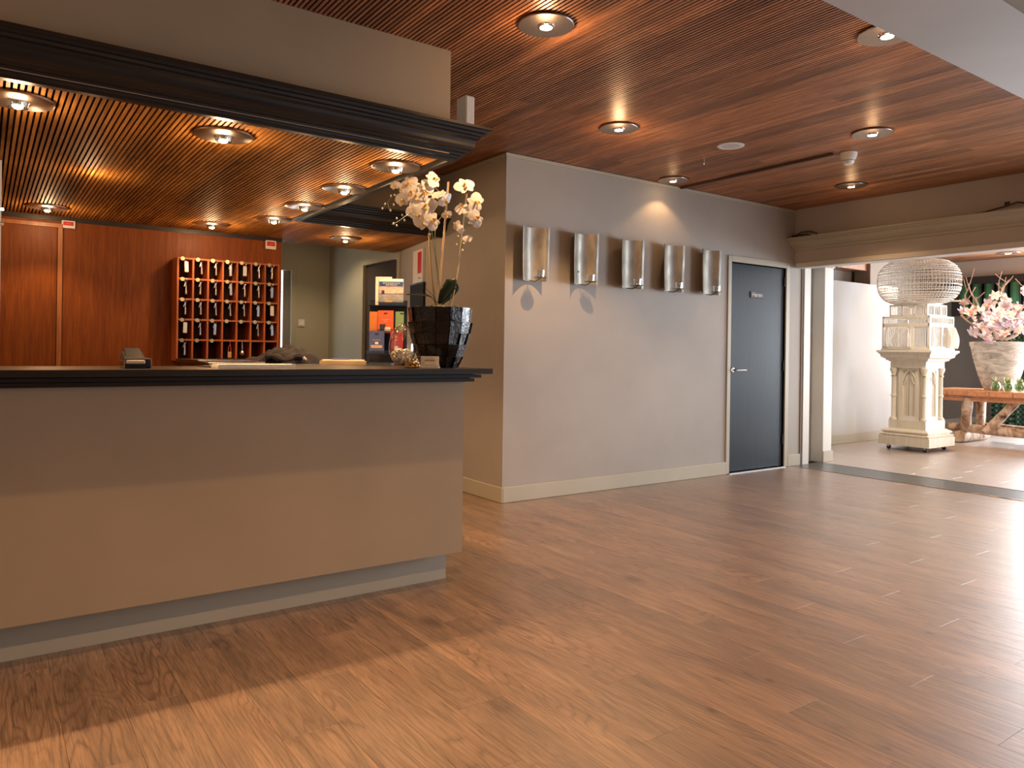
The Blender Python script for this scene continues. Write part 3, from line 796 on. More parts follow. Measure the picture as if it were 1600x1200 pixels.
# larger panel and black picture on the angled corner wall
dirw = Vector((3.50 - XN, 6.94 - 6.1375, 0)).normalized(); nrm = Vector((-dirw.y, dirw.x, 0))
RW = Matrix((nrm * -1, dirw, Vector((0, 0, 1)))).transposed()
def onw(s_, z, d_): return Vector((XN, 6.1375, 0)) + dirw * s_ + nrm * d_ + Vector((0, 0, z))
o = thing('alarm_sign', 'tall white panel with a red strip on the corner wall behind the orchid', 'sign', onw(.17, 2.0, 0))
MB().obox(onw(.17, 1.99, .014), (.012, .15, .155), RW).build('housing', m_plastic_w, o)
MB().obox(onw(.11, 2.02, .0275), (.001, .055, .1), RW).build('red_strip', m_red, o)
MB().obox(onw(.11, 1.875, .0275), (.001, .03, .004), RW).build('printed_line', m_ink, o)
m_board = paint('black_board_paint', (.014, .013, .012), .6, .05, .15)
o = thing('black_board', 'black board hanging on the corner wall behind the orchid pot', 'board', onw(.2, 1.7, 0))
MB().obox(onw(.21, 1.66, .012), (.010, .21, .16), RW).build('panel', m_board, o)
MB().obox(onw(.21, 1.825, .014), (.013, .215, .005), RW).build('frame_edge', m_black, o)

# pale post at the far left
o = thing('glass_screen', 'narrow pale glass screen edge at the far left behind the desk', 'screen', (0.04, 5.0, 0))
MB().box(-.3, .068, 4.99, 5.0, 1.15, 2.209).build('pane', m_glass, o)
MB().box(.060, .072, 4.985, 5.006, 1.108, 2.2095).build('edge_strip', m_plastic_w, o)
for z in (1.93, 1.85): MB().bbox(.055, .085, 4.975, 4.9845, z, z + .02, .003).build('clip', m_chrome, o)

# ------------------------------------------------------------------ sconces
def sconce_proto():
    r = thing('wall_sconce', '', 'sconce')
    # origin: middle of the shell on the wall, bottom edge of the shell
    Hs, Wd, Dp = .43, .13, .085
    v = []; f = []; NA, NZ = 14, 6
    for side in (0, 1):
        for j in range(NZ + 1):
            z = Hs * j / NZ
            for i in range(NA + 1):
                a = -1 + 2 * i / NA
                y = -.022 - Dp * (a * a) - side * .004 * 1 + (.004 * math.sin(z * 9 + a))
                v.append((a * Wd, y, z))
    n1 = (NA + 1) * (NZ + 1)
    for side in (0, 1):
        for j in range(NZ):
            for i in range(NA):
                q_ = (side * n1 + j * (NA + 1) + i, side * n1 + j * (NA + 1) + i + 1, side * n1 + (j + 1) * (NA + 1) + i + 1, side * n1 + (j + 1) * (NA + 1) + i)
                f.append(q_)
    edge = [j * (NA + 1) for j in range(NZ + 1)] + [NZ * (NA + 1) + i for i in range(1, NA + 1)] + [j * (NA + 1) + NA for j in range(NZ - 1, -1, -1)] + [i for i in range(NA - 1, 0, -1)]
    for a_, b_ in zip(edge, edge[1:] + edge[:1]): f.append((a_, b_, b_ + n1, a_ + n1))
    fixn(MB().add(v, f).build('shell', m_pewter, r, True))
    MB().box(-.012, .012, -.019, -.0005, .03, .40).build('wall_bracket', m_plastic_k, r)
    MB().tube([(0, -.03, .005), (0, -.10, -.006), (0.0, -.165, .012)], .004, 6).build('arm', m_plastic_k, r)
    MB().lathe([(0, .016), (.05, .016), (.056, .022), (.053, .022), (.048, .019), (0, .019)], (0, -.165, 0), 28).build('dish', m_dish, r, True)
    MB().lathe([(.026, .0195), (.031, .0215), (.034, .075), (.0325, .075), (.029, .024), (0, .024)], (0, -.165, 0), 20).build('tealight_glass', m_glass, r, True)
    MB().lathe([(0, .0245), (.02, .0245), (.02, .036), (0, .036)], (0, -.165, 0), 16).build('tealight', m_steel, r, True)
    return r
SL = ['leftmost curved metal sconce, nearest the wall corner', 'curved metal sconce second from the corner, with a small dark hole', 'middle one of the five curved metal sconces', 'curved metal sconce second from the dark door', 'curved metal sconce nearest the dark door']
sp = sconce_proto()
for i, xl in enumerate([3.437, 3.962, 4.50, 5.025, 5.545]):
    p_ = (xl + .135, YM, 1.762 + i * .0015)
    if i == 0: sp.location = p_; sp['label'] = SL[0]; sp['group'] = 'wall sconces'; o = sp
    else: o = dup(sp, p_, SL[i])
    if i == 1:
        q = MB().lathe([(0, 0), (.007, 0), (.007, .002), (0, .002)], n=12); q.v = [(p[0] - .015, -.0285 - p[2], .11 + p[1]) for p in q.v]
        h_ = q.build('screw_hole', m_plastic_k, None); h_.parent = o

# ------------------------------------------------------------------ items on the desk
ZT = 1.1075
tk = thing('card_terminal', 'grey card payment terminal at the left of the desk top', 'card terminal', (.515, 3.45, ZT))
q = MB(); q.prism([(3.38, ZT + .004), (3.52, ZT + .004), (3.525, ZT + .05), (3.47, ZT + .068), (3.385, ZT + .04), (3.375, ZT + .02)], 'x', .47, .545); fixn(q.build('body', flat('grey_plastic', (.05, .045, .042), .3), tk))
MB().bbox(.47, .545, 3.372, 3.52, ZT, ZT + .0038, .001).build('base', m_plastic_k, tk)
MB().bbox(.4665, .4695, 3.38, 3.52, ZT + .002, ZT + .03, .001).build('side_rail', m_chrome, tk)
MB().bbox(.546, .572, 3.40, 3.50, ZT, ZT + .042, .004).build('paper_cover', m_plastic_k, tk)
q = MB(); q.prism([(3.388, ZT + .0405), (3.468, ZT + .0685), (3.47, ZT + .083), (3.46, ZT + .083)], 'x', .476, .535); fixn(q.build('screen', m_plastic_k, tk))
MB().bbox(.473, .542, 3.365, 3.3745, ZT + .018, ZT + .034, .003).build('receipt_slot', flat('pale_grey_plastic', (.5, .42, .36), .3), tk)

tr_ = thing('document_tray', 'low silver tray on the desk top left of the papers', 'tray', (.98, 3.62, ZT))
q = MB(); q.box(.83, 1.08, 3.54, 3.75, ZT, ZT + .004)
q.build('tray_base', m_plastic_k, tr_)
MB().tube([(.83, 3.54, ZT + .02), (1.08, 3.54, ZT + .02), (1.08, 3.75, ZT + .026), (.83, 3.75, ZT + .026), (.83, 3.54, ZT + .02)], .004, 6).build('rim', m_steel, tr_)
MB().box(.834, 1.076, 3.546, 3.55, ZT + .004, ZT + .018).build('front_wall', m_steel, tr_)
MB().bbox(.9, 1.05, 3.6, 3.72, ZT + .0045, ZT + .016, .002).build('card_stack', m_plastic_k, tr_)
pb = thing('paper_pad', 'flat white pad of papers near the front edge of the desk', 'paper', (1.0, 3.44, ZT))
for i in range(4):
    MB().box(.835 + random.uniform(0, .004), 1.18 + random.uniform(0, .005), 3.40, 3.52, ZT + i * .0042, ZT + i * .0042 + .004).build('sheet_bundle', m_paperw, pb)

# jacket: rumpled cloth
jx, jy = 1.49, 4.56
v = []; f = []; NU, NV = 44, 26
def hgt(u, v_):
    r2 = (u * 1.0) ** 2 + (v_) ** 2
    e = max(0.0, 1 - r2)
    s = .102 * e ** .45 * (0.72 + .28 * math.sin(u * 3.1 + .6)) 
    s += .011 * math.sin(u * 9 + v_ * 6 + 1.5 * math.sin(v_ * 5)) * e ** .3
    s += .008 * math.sin(u * 17 - v_ * 11 + 2 * math.sin(u * 4)) * e ** .3
    return max(s, 0.001)
for i in range(NU):
    for j in range(NV):
        a = -1 + 2 * i / (NU - 1); b = -1 + 2 * j / (NV - 1)
        # square to disc
        u = a * math.sqrt(1 - b * b / 2); w_ = b * math.sqrt(1 - a * a / 2)
        wob = 1 + .1 * math.sin(5 * math.atan2(w_, u) + 1) + .05 * math.sin(9 * math.atan2(w_, u))
        P_ = Vector((jx, jy, ZT)) + rt0 * (u * .215 * wob) + fw * (w_ * .15 * wob) + Vector((0, 0, hgt(u, w_)))
        v.append(tuple(P_))
for i in range(NU - 1):
    for j in range(NV - 1): f.append((i * NV + j, (i + 1) * NV + j, (i + 1) * NV + j + 1, i * NV + j + 1))
base = len(v)
ja = thing('folded_jacket', 'dark jacket lying crumpled on the desk before the key rack', 'jacket', (jx, jy, ZT))
MB().add(v, f).build('body', m_cloth, ja, True)
q = MB(); pts = []
for i in range(12):
    a = i / 11; pts.append(Vector((jx, jy, ZT)) + rt0 * (-.04 + .21 * a) + fw * (-.135 - .02 * math.sin(a * 5)) + Vector((0, 0, .030 + .012 * math.sin(a * 9))))
q.tube(pts, [.02 + .006 * math.sin(i * 2.1) for i in range(12)], 8); q.build('sleeve', m_cloth, ja, True)
MB().tube([pts[11] + Vector((0, 0, 0)), pts[11] + rt0 * .02 + Vector((0, 0, -.014))], [.012, .005], 6).build('lining', m_trim, ja)

# folders
o = thing('ring_folder', 'beige open folder with papers left of the leaflet stand', 'folder', (1.73, 4.16, ZT))
MB().obox((1.73, 4.16, ZT + .010), (.13, .09, .010), Matrix.Rotation(-.45, 3, 'Z')).build('cover', flat('manila', (.5, .36, .2), .6), o)
MB().obox((1.73, 4.16, ZT + .024), (.12, .08, .0035), Matrix.Rotation(-.42, 3, 'Z')).build('paper_sheets', m_paper, o)
MB().obox((1.71, 4.15, ZT + .032), (.05, .03, .004), Matrix.Rotation(-.2, 3, 'Z')).build('blue_card', m_bluep, o)
o = thing('blue_folder', 'thin slate blue folder in front of the leaflet stand', 'folder', (1.85, 3.95, ZT))
MB().obox((1.86, 3.93, ZT + .006), (.07, .1, .006), Matrix.Rotation(-.55, 3, 'Z')).build('cover', m_folder, o)
MB().obox((1.861, 3.931, ZT + .0135), (.066, .096, .001), Matrix.Rotation(-.55, 3, 'Z')).build('top_sheet', m_plastic_k, o)

# leaflet stand, facing the lobby
SR = Matrix((rt0, fw, up0)).transposed()
sc = Vector((2.005, 4.15, ZT))
def L(u, d_, z): return sc + rt0 * u + fw * d_ + Vector((0, 0, z))
st = thing('leaflet_stand', 'dark tiered leaflet stand on the return of the desk', 'leaflet stand', sc)
MB().obox(L(-.005, .02, .006), (.118, .07, .006), SR).build('base', m_plastic_k, st)
MB().obox(L(-.005, .07, .2), (.115, .006, .194), SR).build('back_panel', m_plastic_k, st)
for z, d_ in ((.06, -.02), (.19, .02), (.36, .045)):
    MB().obox(L(-.005, d_, z), (.115, .016, .003), SR).build('shelf', m_plastic_k, st)
    MB().obox(L(-.005, d_ - .017, z + .012), (.115, .0015, .014), SR).build('lip', m_glass, st)
def leaflet(name, label, u, d_, z, w_, h_, mat, extra=None, n=1):
    o_ = thing(name, label, 'leaflet', L(u, d_, z), 'leaflets in the stand')
    MB().obox(L(u, d_, z + h_ / 2), (w_ / 2, .003, h_ / 2), SR).build('cover', mat, o_)
    if extra: extra(o_)
    return o_
RT = SR.to_euler()
def txt(s_, size, mat, par, u, d_, z, nm='lettering'):
    p_ = L(u, d_, z)
    e = (SR @ Matrix(((1, 0, 0), (0, 0, -1), (0, 1, 0)))).to_euler()
    return text(s_, size, mat, par, p_, e, nm, .0003)
def e1(o_):
    MB().obox(L(.015, .036 - .0036, .363 + .152 ), (.072, .0005, .0085), SR).build('white_band', m_paperw, o_)
    MB().obox(L(.015, .036 - .0037, .363 + .13), (.072, .0005, .014), SR).build('blue_band', m_navy, o_)
    txt('Beleef verrassen aan een', .0105, m_paperw, o_, .015, .036 - .0046, .363 + .135)
    txt('uniek Nederland', .0105, m_paperw, o_, .015, .036 - .0046, .363 + .124)
    MB().obox(L(-.0, .036 - .0036, .363 + .022), (.022, .0004, .006), SR).build('boat', flat('yellow_print', (.6, .35, .08), .4), o_)
    MB().obox(L(-.035, .036 - .0036, .363 + .078), (.009, .0004, .012), SR).build('windmill', m_ink, o_)
leaflet('brochure', 'blue brochure with a harbour photo, on the top tier of the stand', .015, .036, .363, .15, .162, m_harbour, e1)
o = leaflet('blank_brochure', 'cream brochure back peeking out behind the harbour brochure', -.035, .055, .363, .1, .175, m_paper)
def e2(o_):
    txt('Arrangementen', .0085, m_paper, o_, -.012, .0035, .193 + .08)
    txt('2 dagen', .007, m_paper, o_, -.012, .0035, .193 + .07)
    MB().obox(L(-.012, .0042, .193 + .118), (.012, .0004, .004), SR).build('emblem', m_ink, o_)
    MB().obox(L(-.03, .0042, .193 + .03), (.018, .0004, .022), SR).build('figure_print', m_ink, o_)
    MB().obox(L(.0, .0042, .193 + .022), (.018, .0004, .012), SR).build('figure_print', m_paper, o_)
leaflet('orange_leaflet', 'bright orange leaflet on the middle tier of the stand', -.012, .008, .193, .094, .135, m_orange, e2)
leaflet('striped_leaflet', 'darker orange leaflet fanned left of the bright orange one', -.085, .02, .193, .055, .128, m_orange2)
leaflet('green_leaflet', 'pale green leaflet at the right of the middle tier', .072, .012, .193, .05, .13, m_greenp, lambda o_: MB().obox(L(.085, .0084, .193 + .118), (.01, .0004, .004), SR).build('emblem', m_ink, o_))
def e3(o_):
    MB().obox(L(-.058, -.0342, .063 + .122), (.012, .0004, .004), SR).build('emblem', m_ink, o_)
    txt('Vaararrangement', .0068, m_paper, o_, -.058, -.035, .063 + .085)
    MB().obox(L(-.058, -.0342, .063 + .045), (.034, .0004, .009), SR).build('photo_strip', flat('photo_strip', (.6, .4, .28), .4), o_)
    MB().obox(L(-.058, -.0342, .063 + .066), (.01, .0004, .007), SR).build('white_motif', m_paperw, o_)
leaflet('blue_leaflet', 'blue leaflet on the lowest tier, left side', -.058, -.03, .063, .09, .14, m_bluep, e3)
def e4(o_):
    MB().obox(L(.062, -.0342, .063 + .125), (.012, .0004, .004), SR).build('emblem', m_ink, o_)
    txt('Diner', .008, m_paper, o_, .062, -.035, .063 + .085)
    MB().obox(L(.062, -.0342, .063 + .035), (.012, .0004, .014), SR).build('white_motif', m_paperw, o_)
leaflet('crimson_leaflet', 'crimson leaflet on the lowest tier, seen through the glass vase', .062, -.03, .063, .075, .14, m_redp, e4)

# egg shaped glass vase with shells
vx, vy = 1.745, 3.435
o = thing('glass_vase', 'egg shaped clear glass vase filled with shells', 'vase', (vx, vy, ZT))
pr = []
for i in range(15):
    a = -PI / 2 + PI * (i + .9) / 15.6
    pr.append((.068 * math.cos(a) * (1 - .12 * math.sin(a)), .112 + .108 * math.sin(a)))
MB().lathe(pr, (vx, vy, ZT + .004), 32).build('bowl', m_glass, o, True)
MB().tube([(vx + .047 * math.cos(a), vy - .036 + .028 * math.sin(a), ZT + .115 + .055 * math.sin(a)) for a in [i * 2 * PI / 20 for i in range(21)]], .0018, 6).build('opening_rim', m_glass, o)
q = MB()
for i in range(150):
    zz = random.uniform(.014, .085); rr = .06 * math.sqrt(random.random()) * min(1, math.sqrt(zz / .05)) * .93
    a = random.uniform(0, 2 * PI)
    q.obox((vx + rr * math.cos(a), vy + rr * math.sin(a), ZT + zz + .006), (random.uniform(.004, .01), random.uniform(.003, .006), random.uniform(.003, .007)), Euler((random.random() * 3, random.random() * 3, random.random() * 3)).to_matrix())
q2 = q.build('shells', m_shell, o, True); q2['kind'] = 'stuff'
gx, gy = 1.735, 3.305
o = thing('gold_ornament', 'small knobbly gold ornament in front of the glass vase', 'ornament', (gx, gy, ZT))
MB().lathe([(.03, 0), (.032, .006), (.02, .012), (.026, .026), (.022, .042), (.008, .05), (.001, .052)], (gx, gy, ZT), 20).build('core', m_gold, o, True)
for ring, (rr, zz, nn) in enumerate(((.032, .009, 9), (.026, .026, 8), (.019, .042, 6))):
    for k in range(nn):
        a = 2 * PI * (k + ring * .5) / nn
        MB().lathe([(0, -.0085), (.006, -.006), (.0085, 0), (.006, .006), (0, .0085)], (gx + rr * math.cos(a), gy + rr * math.sin(a), ZT + zz), 8).build('knob', m_gold, o, True)

# card holder
CR = Matrix((rt0, fw, up0)).transposed()
cc = Vector((1.865, 3.36, ZT))
o = thing('card_holder', 'small white card holder in front of the black orchid pot', 'card holder', cc)
MB().obox(cc + Vector((0, 0, .003)), (.05, .022, .003), CR).build('base', m_plastic_w, o)
MB().obox(cc + fw * -.019 + Vector((0, 0, .011)), (.05, .0015, .008), CR).build('front_lip', m_plastic_w, o)
for i in range(3):
    MB().obox(cc + fw * (-.012 + i * .008) + Vector((0, 0, .033)), (.046 - i * .001, .0025, .027), CR).build('card', m_paper, o)
text('bed & breakfast', .008, m_ink, o, cc + fw * -.0148 + Vector((0, 0, .04)), (CR @ Matrix(((1, 0, 0), (0, 0, -1), (0, 1, 0)))).to_euler(), 'lettering', .0002)

# ------------------------------------------------------------------ orchid in a faceted black pot
pc = Vector((1.98, 3.46, ZT))
ot = thing('potted_orchid', 'white orchid in a black faceted pot on the desk corner', 'potted plant', pc)
v = []; f = []; NS = 14
rr_ = [.092, .116, .138, .153, .162, .166]; zz_ = [.0, .058, .12, .18, .24, .315]
rnd = random.Random(3)
# each facet is its own slightly tilted glazed tile
q = MB()
for j in range(5):
    for k in range(NS):
        a0 = 2 * PI * (k + (j % 2) * .5 * 0) / NS; a1 = 2 * PI * (k + 1) / NS
        b = rnd.uniform(-.008, .008); b2 = rnd.uniform(-.008, .008)
        def P_(a, r, z): return (pc.x + r * math.cos(a), pc.y + r * math.sin(a), pc.z + z)
        g_ = .012
        quad = [P_(a0 + g_, rr_[j] + b, zz_[j] + .001), P_(a1 - g_, rr_[j] + b2, zz_[j] + .001), P_(a1 - g_, rr_[j + 1] + b2 + .003, zz_[j + 1] - .001), P_(a0 + g_, rr_[j + 1] + b + .003, zz_[j + 1] - .001)]
        inn = [P_(a0 + g_, rr_[j] - .01, zz_[j] + .001), P_(a1 - g_, rr_[j] - .01, zz_[j] + .001), P_(a1 - g_, rr_[j + 1] - .01, zz_[j + 1] - .001), P_(a0 + g_, rr_[j + 1] - .01, zz_[j + 1] - .001)]
        t2 = MB().add(quad + inn, [(0, 1, 2, 3), (7, 6, 5, 4), (0, 4, 5, 1), (1, 5, 6, 2), (2, 6, 7, 3), (3, 7, 4, 0)])
        t2.build('mosaic_tile', m_mosaic, ot)
MB().lathe([(r - .008, z) for r, z in zip(rr_, zz_)] + [(.15, .315), (.145, .29), (0, .28)], pc, 28).build('pot_body', m_plastic_k, ot, True)
q = MB()
for i in range(60):
    a = random.uniform(0, 2 * PI); r = .14 * math.sqrt(random.random())
    q.lathe([(0, -.012), (.016, -.006), (.02, .004), (.01, .012), (0, .014)], (pc.x + r * math.cos(a), pc.y + r * math.sin(a), pc.z + .298 + random.uniform(0, .014)), 7)
mo = q.build('moss', m_moss, ot, True); mo['kind'] = 'stuff'
S = .00341
def OP(px, py, d_=0.0): return pc + rt0 * ((px - 688) * S) + fw * d_ + Vector((0, 0, 1.2 + (550 - py) * S - ZT))
def curve(pts, n=8):
    pts = [Vector(p) for p in pts]; out = []
    P4 = [pts[0] * 2 - pts[1]] + pts + [pts[-1] * 2 - pts[-2]]
    for i in range(len(pts) - 1):
        p0, p1, p2, p3 = P4[i:i + 4]
        for k in range(n):
            t_ = k / n
            out.append(.5 * ((2 * p1) + (p2 - p0) * t_ + (2 * p0 - 5 * p1 + 4 * p2 - p3) * t_ ** 2 + (3 * p1 - 3 * p2 + p3 - p0) * t_ ** 3))
    out.append(pts[-1]); return out
MB().tube(curve([OP(684, 481), OP(691, 380), OP(697.5, 288)]), .0052, 7).build('bamboo_stake', m_bamboo, ot)
MB().tube(curve([OP(679, 481, .02), OP(672, 425, .01), OP(668, 368, .01)]), .0052, 7).build('bamboo_stake', m_bamboo, ot)
MB().tube(curve([OP(704, 481, .01), OP(714, 425, .01), OP(726, 306, .01)]), [.0032 + .0008 * (i / 16) for i in range(17)], 7).build('bamboo_stake', m_bamboo, ot)
stems = [[OP(681, 481, -.01), OP(674, 430, -.01), OP(667, 350, -.015), OP(655, 312, -.02), OP(640, 300, -.02), OP(620, 305, -.02)],
         [OP(686, 481, .03), OP(680, 420, .03), OP(671, 345, .02), OP(690, 310, .02), OP(680, 300, .02), OP(672, 292, .01)],
         [OP(667, 345, -.02), OP(650, 338, -.03), OP(636, 342, -.03), OP(622, 352, -.03), OP(612, 357, -.03)],
         [OP(625, 308, -.02), OP(613, 314, -.03), OP(604, 324, -.03), OP(597, 332, -.03)],
         [OP(604, 324, -.03), OP(608, 336, -.03)],
         [OP(690, 481, -.01), OP(678, 380, -.01), OP(683, 350, -.01), OP(697, 338, -.01), OP(710, 350, -.015), OP(722, 370, -.02), OP(720, 392, -.02)],
         [OP(701, 481, 0), OP(717, 400, 0), OP(732, 318, 0), OP(738, 325, -.01), OP(740, 340, -.02)]]
for s_ in stems: MB().tube(curve(s_, 5), .0022, 6).build('stem', m_stem, ot, True)
MB().lathe([(.006, -.006), (.007, 0), (.006, .006)], OP(668.5, 370, .005), 8).build('clip', m_bamboo, ot)
# blossom mesh
def petal(ang, ln, wd, cup, q, tip=1.0):
    NU_, NV_ = 6, 4; v = []; f = []
    ca, sa = math.cos(ang), math.sin(ang)
    for i in range(NU_ + 1):
        a = i / NU_; hw = wd * (math.sin(PI * min(a * .82 + .12, 1)) ** .75) * .5
        for j in range(NV_ + 1):
            b = -1 + 2 * j / NV_
            x_, y_ = ln * a, hw * b
            z_ = cup * (a * a) - .25 * wd * b * b * (a * (1 - a)) + .0015 * math.sin(7 * a + 3 * b)
            v.append((x_ * ca - y_ * sa, x_ * sa + y_ * ca, z_))
    for i in range(NU_):
        for j in range(NV_): f.append((i * (NV_ + 1) + j, (i + 1) * (NV_ + 1) + j, (i + 1) * (NV_ + 1) + j + 1, i * (NV_ + 1) + j + 1))
    q.add(v, f)
def blossom(name, mats, petals, par, scale=1.0):
    q = MB()
    for a, l_, w_, c_ in petals: petal(a, l_ * scale, w_ * scale, c_ * scale, q)
    return q
bq = blossom('b', None, [(0.12, .042, .046, -.006), (PI - .12, .042, .046, -.006), (PI / 2, .036, .026, -.004), (-PI / 2 + .65, .036, .026, -.004), (-PI / 2 - .65, .036, .026, -.004)], None)
lipq = MB(); petal(-PI / 2, .018, .016, .012, lipq); lipq.lathe([(0, .0), (.005, .004), (.004, .012), (0, .014)], (0, 0, 0), 8)
def place_blossom(parent, P_, look, spin, sc_, first):
    d_ = Vector(look).normalized()
    R = d_.to_track_quat('Z', 'Y').to_matrix() @ Matrix.Rotation(spin, 3, 'Z')
    off = ORG[parent.name]
    if first[0] is None:
        o_ = bq.build('blossom', m_petal, None, True); l_ = lipq.build('lip', m_lip, None, True); l_.parent = o_
        first[0] = (o_, l_)
    else:
        o_ = first[0][0].copy(); C.objects.link(o_); l_ = first[0][1].copy(); C.objects.link(l_); l_.parent = o_
    o_.parent = parent; o_.location = Vector(P_) - off; o_.rotation_euler = R.to_euler(); o_.scale = (sc_,) * 3
FL = [(616, 297, .55, (-.3, -.9, .1), .2), (637, 293, .95, (-.2, -1, .2), .5), (627, 301, .6, (-.5, -.8, -.2), 2), (655, 304, 1.0, (.1, -1, .3), .3), (676, 287, 1.0, (.6, -.7, .4), 1.2), (668, 298, .8, (.3, -.8, .2), 2.2),
      (627, 319, .85, (-.3, -.8, -.3), .1), (640, 312, .9, (-.1, -.9, -.1), 2.6), (650, 314, 1.05, (0, -1, 0), 0), (662, 309, .95, (.1, -.9, .1), .9), (685, 313, .9, (.3, .5, -.6), .2), (694, 319, .85, (.6, -.5, -.5), .8),
      (665, 328, 1.15, (.1, -1, .1), .15), (645, 332, 1.0, (-.3, -.9, .1), .6), (652, 345, .9, (-.2, -1, -.2), 1.6), (661, 352, 1.05, (0, -.9, -.4), .3), (674, 352, 1.0, (.3, -.9, -.2), 2.0),
      (724, 297, 1.1, (.2, -.9, .5), .4), (719, 331, .8, (-.3, -.8, .3), 2.9), (741, 322, 1.0, (.2, -1, 0), 1.3), (735, 335, .9, (-.2, -1, .1), .4), (741, 348, .95, (.3, -.9, -.3), 2.2), (697, 343, .55, (-.1, -.9, -.3), .3), (712, 357, .5, (-.3, -.9, -.2), .9), (718, 363, .5, (.3, -.9, -.2), 1.9), (729, 377, .5, (.2, -1, .1), .2)]
first_b = [None]
for px, py, s_, lk, spn in FL:
    lk2 = rt0 * lk[0] + fw * lk[1] + Vector((0, 0, lk[2]))
    place_blossom(ot, OP(px, py, -.045 + random.uniform(-.02, .02)), lk2, spn, s_ * 1.28, first_b)
q0 = None
for px, py in [(609.5, 313.6), (615, 312), (614, 327), (600.5, 326), (596.5, 333), (609, 336), (627.5, 342.5), (619, 348), (631, 350.5), (614, 356.5), (619, 359), (714, 374), (723, 385), (712, 387), (721.5, 395.5)]:
    if q0 is None:
        q0 = MB().lathe([(0, -.006), (.0045, -.003), (.0055, .001), (.003, .006), (0, .0075)], (0, 0, 0), 8).build('bud', m_bud, None, True); o = q0
    else: o = q0.copy(); C.objects.link(o)
    o.parent = ot; o.location = OP(px, py, -.03) - ORG[ot.name]
def leaf(pts, widths, droop, mat, name, par, side=None):
    pts = curve(pts, 5); n_ = len(pts); v = []; f = []
    for i, p in enumerate(pts):
        a = i / (n_ - 1); k = a * (len(widths) - 1); i0 = min(int(k), len(widths) - 2); w_ = widths[i0] * (1 - (k - i0)) + widths[i0 + 1] * (k - i0)
        s_ = (side or rt0).normalized()
        for b in (-1, -.5, 0, .5, 1): v.append(tuple(p + s_ * (w_ * b) + fw * (-abs(b) * w_ * .35 * 1) ))
    for i in range(n_ - 1):
        for j in range(4): f.append((i * 5 + j, (i + 1) * 5 + j, (i + 1) * 5 + j + 1, i * 5 + j + 1))
    o_ = MB().add(v, f).build(name, mat, par, True)
    sm = o_.modifiers.new('thickness', 'SOLIDIFY'); sm.thickness = .0025
    return o_
leaf([OP(689, 478, .0), OP(697, 462, .02), OP(706, 447, .03), OP(709, 440, .02)], [.01, .04, .045, .008], 0, m_leaf, 'leaf', ot, rt0 * .7 + Vector((0, 0, -.5)) + fw * .3)
leaf([OP(686, 478, -.03), OP(695, 464, -.05), OP(706, 450, -.06), OP(713, 441, -.05)], [.008, .03, .03, .006], 0, m_leaf, 'leaf', ot, rt0 * .75 + Vector((0, 0, -.75)))
leaf([OP(684, 480, -.03), OP(678, 468, -.05), OP(668, 458, -.08), OP(653, 450, -.1)], [.008, .02, .026, .006], 0, m_leaf, 'leaf', ot, fw)
leaf([OP(682, 480, -.02), OP(674, 469, -.04), OP(660, 466, -.07), OP(638, 467, -.1)], [.008, .025, .034, .008], 0, m_leaf, 'leaf', ot, fw + Vector((0, 0, -.08)))

# ------------------------------------------------------------------ the far room
struct(MB().box(7.885, 11.0, 5.72, 5.8, 0, 2.215).build('wall_white_partition', m_whitewall))
struct(bb(MB(), 7.89, 11.0, 5.706, 5.7195, 0, .125).build('baseboard_partition', m_trim))
struct(MB().box(11.0005, 15.4, 6.3, 6.4, 0, 3.0).build('wall_grey', m_grey))
struct(bb(MB(), 11.02, 15.38, 6.286, 6.2995, 0, .11).build('baseboard_grey', m_trim))
struct(MB().box(15.4, 15.55, -.3, 6.4, 0, 3.0).build('wall_far', m_grey))
struct(MB().box(7.9, 11.0, 6.3, 6.4, 0, 3.0).build('wall_far_back', m_grey))
struct(MB().box(7.9, 10.74, 6.05, 6.2995, 2.47, 2.784).build('trim_16', m_slat))
spot((9.2, 6.0, 2.44), 6, 150, .6)  # unseen lamp added to light the wall above the partition
spot((8.75, 3.15, 2.6), 125, 140, .6, (1.0, .8, .58))  # unseen lamp added to brighten the pedestal's left face
spot((8.6, 4.6, 2.6), 35, 140, .6, (1.0, .8, .58))  # second unseen lamp on the pedestal's left, without a fixture
struct(MB().box(10.75, 11.25, 6.0, 6.25, 0, 2.95).build('trim_14', paint('column_paint', (.26, .215, .17))))
struct(MB().box(7.755, 15.4, -.2, 7.3, 2.85, 2.95).build('ceiling_far_slab', m_back))
cf = struct(MB().box(7.755, 15.4, -.2, 7.3, 2.80, 2.849).build('ceiling_far', m_slat))
q = MB(); x = 7.8
while x < 15.3: q.box(x, x + .08, -.2, 7.29, 2.785, 2.7995); x += .1
so = q.build('slats', m_slat, cf); so['kind'] = 'stuff'
struct(MB().box(13.2, 13.5, -.2, 6.2995, 2.51, 2.78).build('trim_15', m_beam))
struct(MB().box(13.2, 13.4, -.2, 4.78, 0, .14).box(13.2, 13.4, 4.66, 4.78, .14, 2.51).build('wall_far_window', m_grey))
wf = MB()
for y in (0.05, 1.2, 2.35, 3.5, 4.6): wf.box(13.22, 13.28, y, y + .055, .14, 2.51)
struct(wf.build('window_6', m_white))
struct(MB().box(7.41, 15.4, -.5, -.4, 0, .15).box(7.41, 15.4, -.5, -.4, 2.7, 3).box(7.41, 8.0, -.5, -.4, .15, 2.7).box(14.8, 15.4, -.5, -.4, .15, 2.7).build('wall_far_south', m_wall))
wf = MB()
for x in (8.0, 9.7, 11.4, 13.1, 14.72): wf.box(x, x + .08, -.48, -.42, .15, 2.7)
struct(wf.build('window_4', m_white))
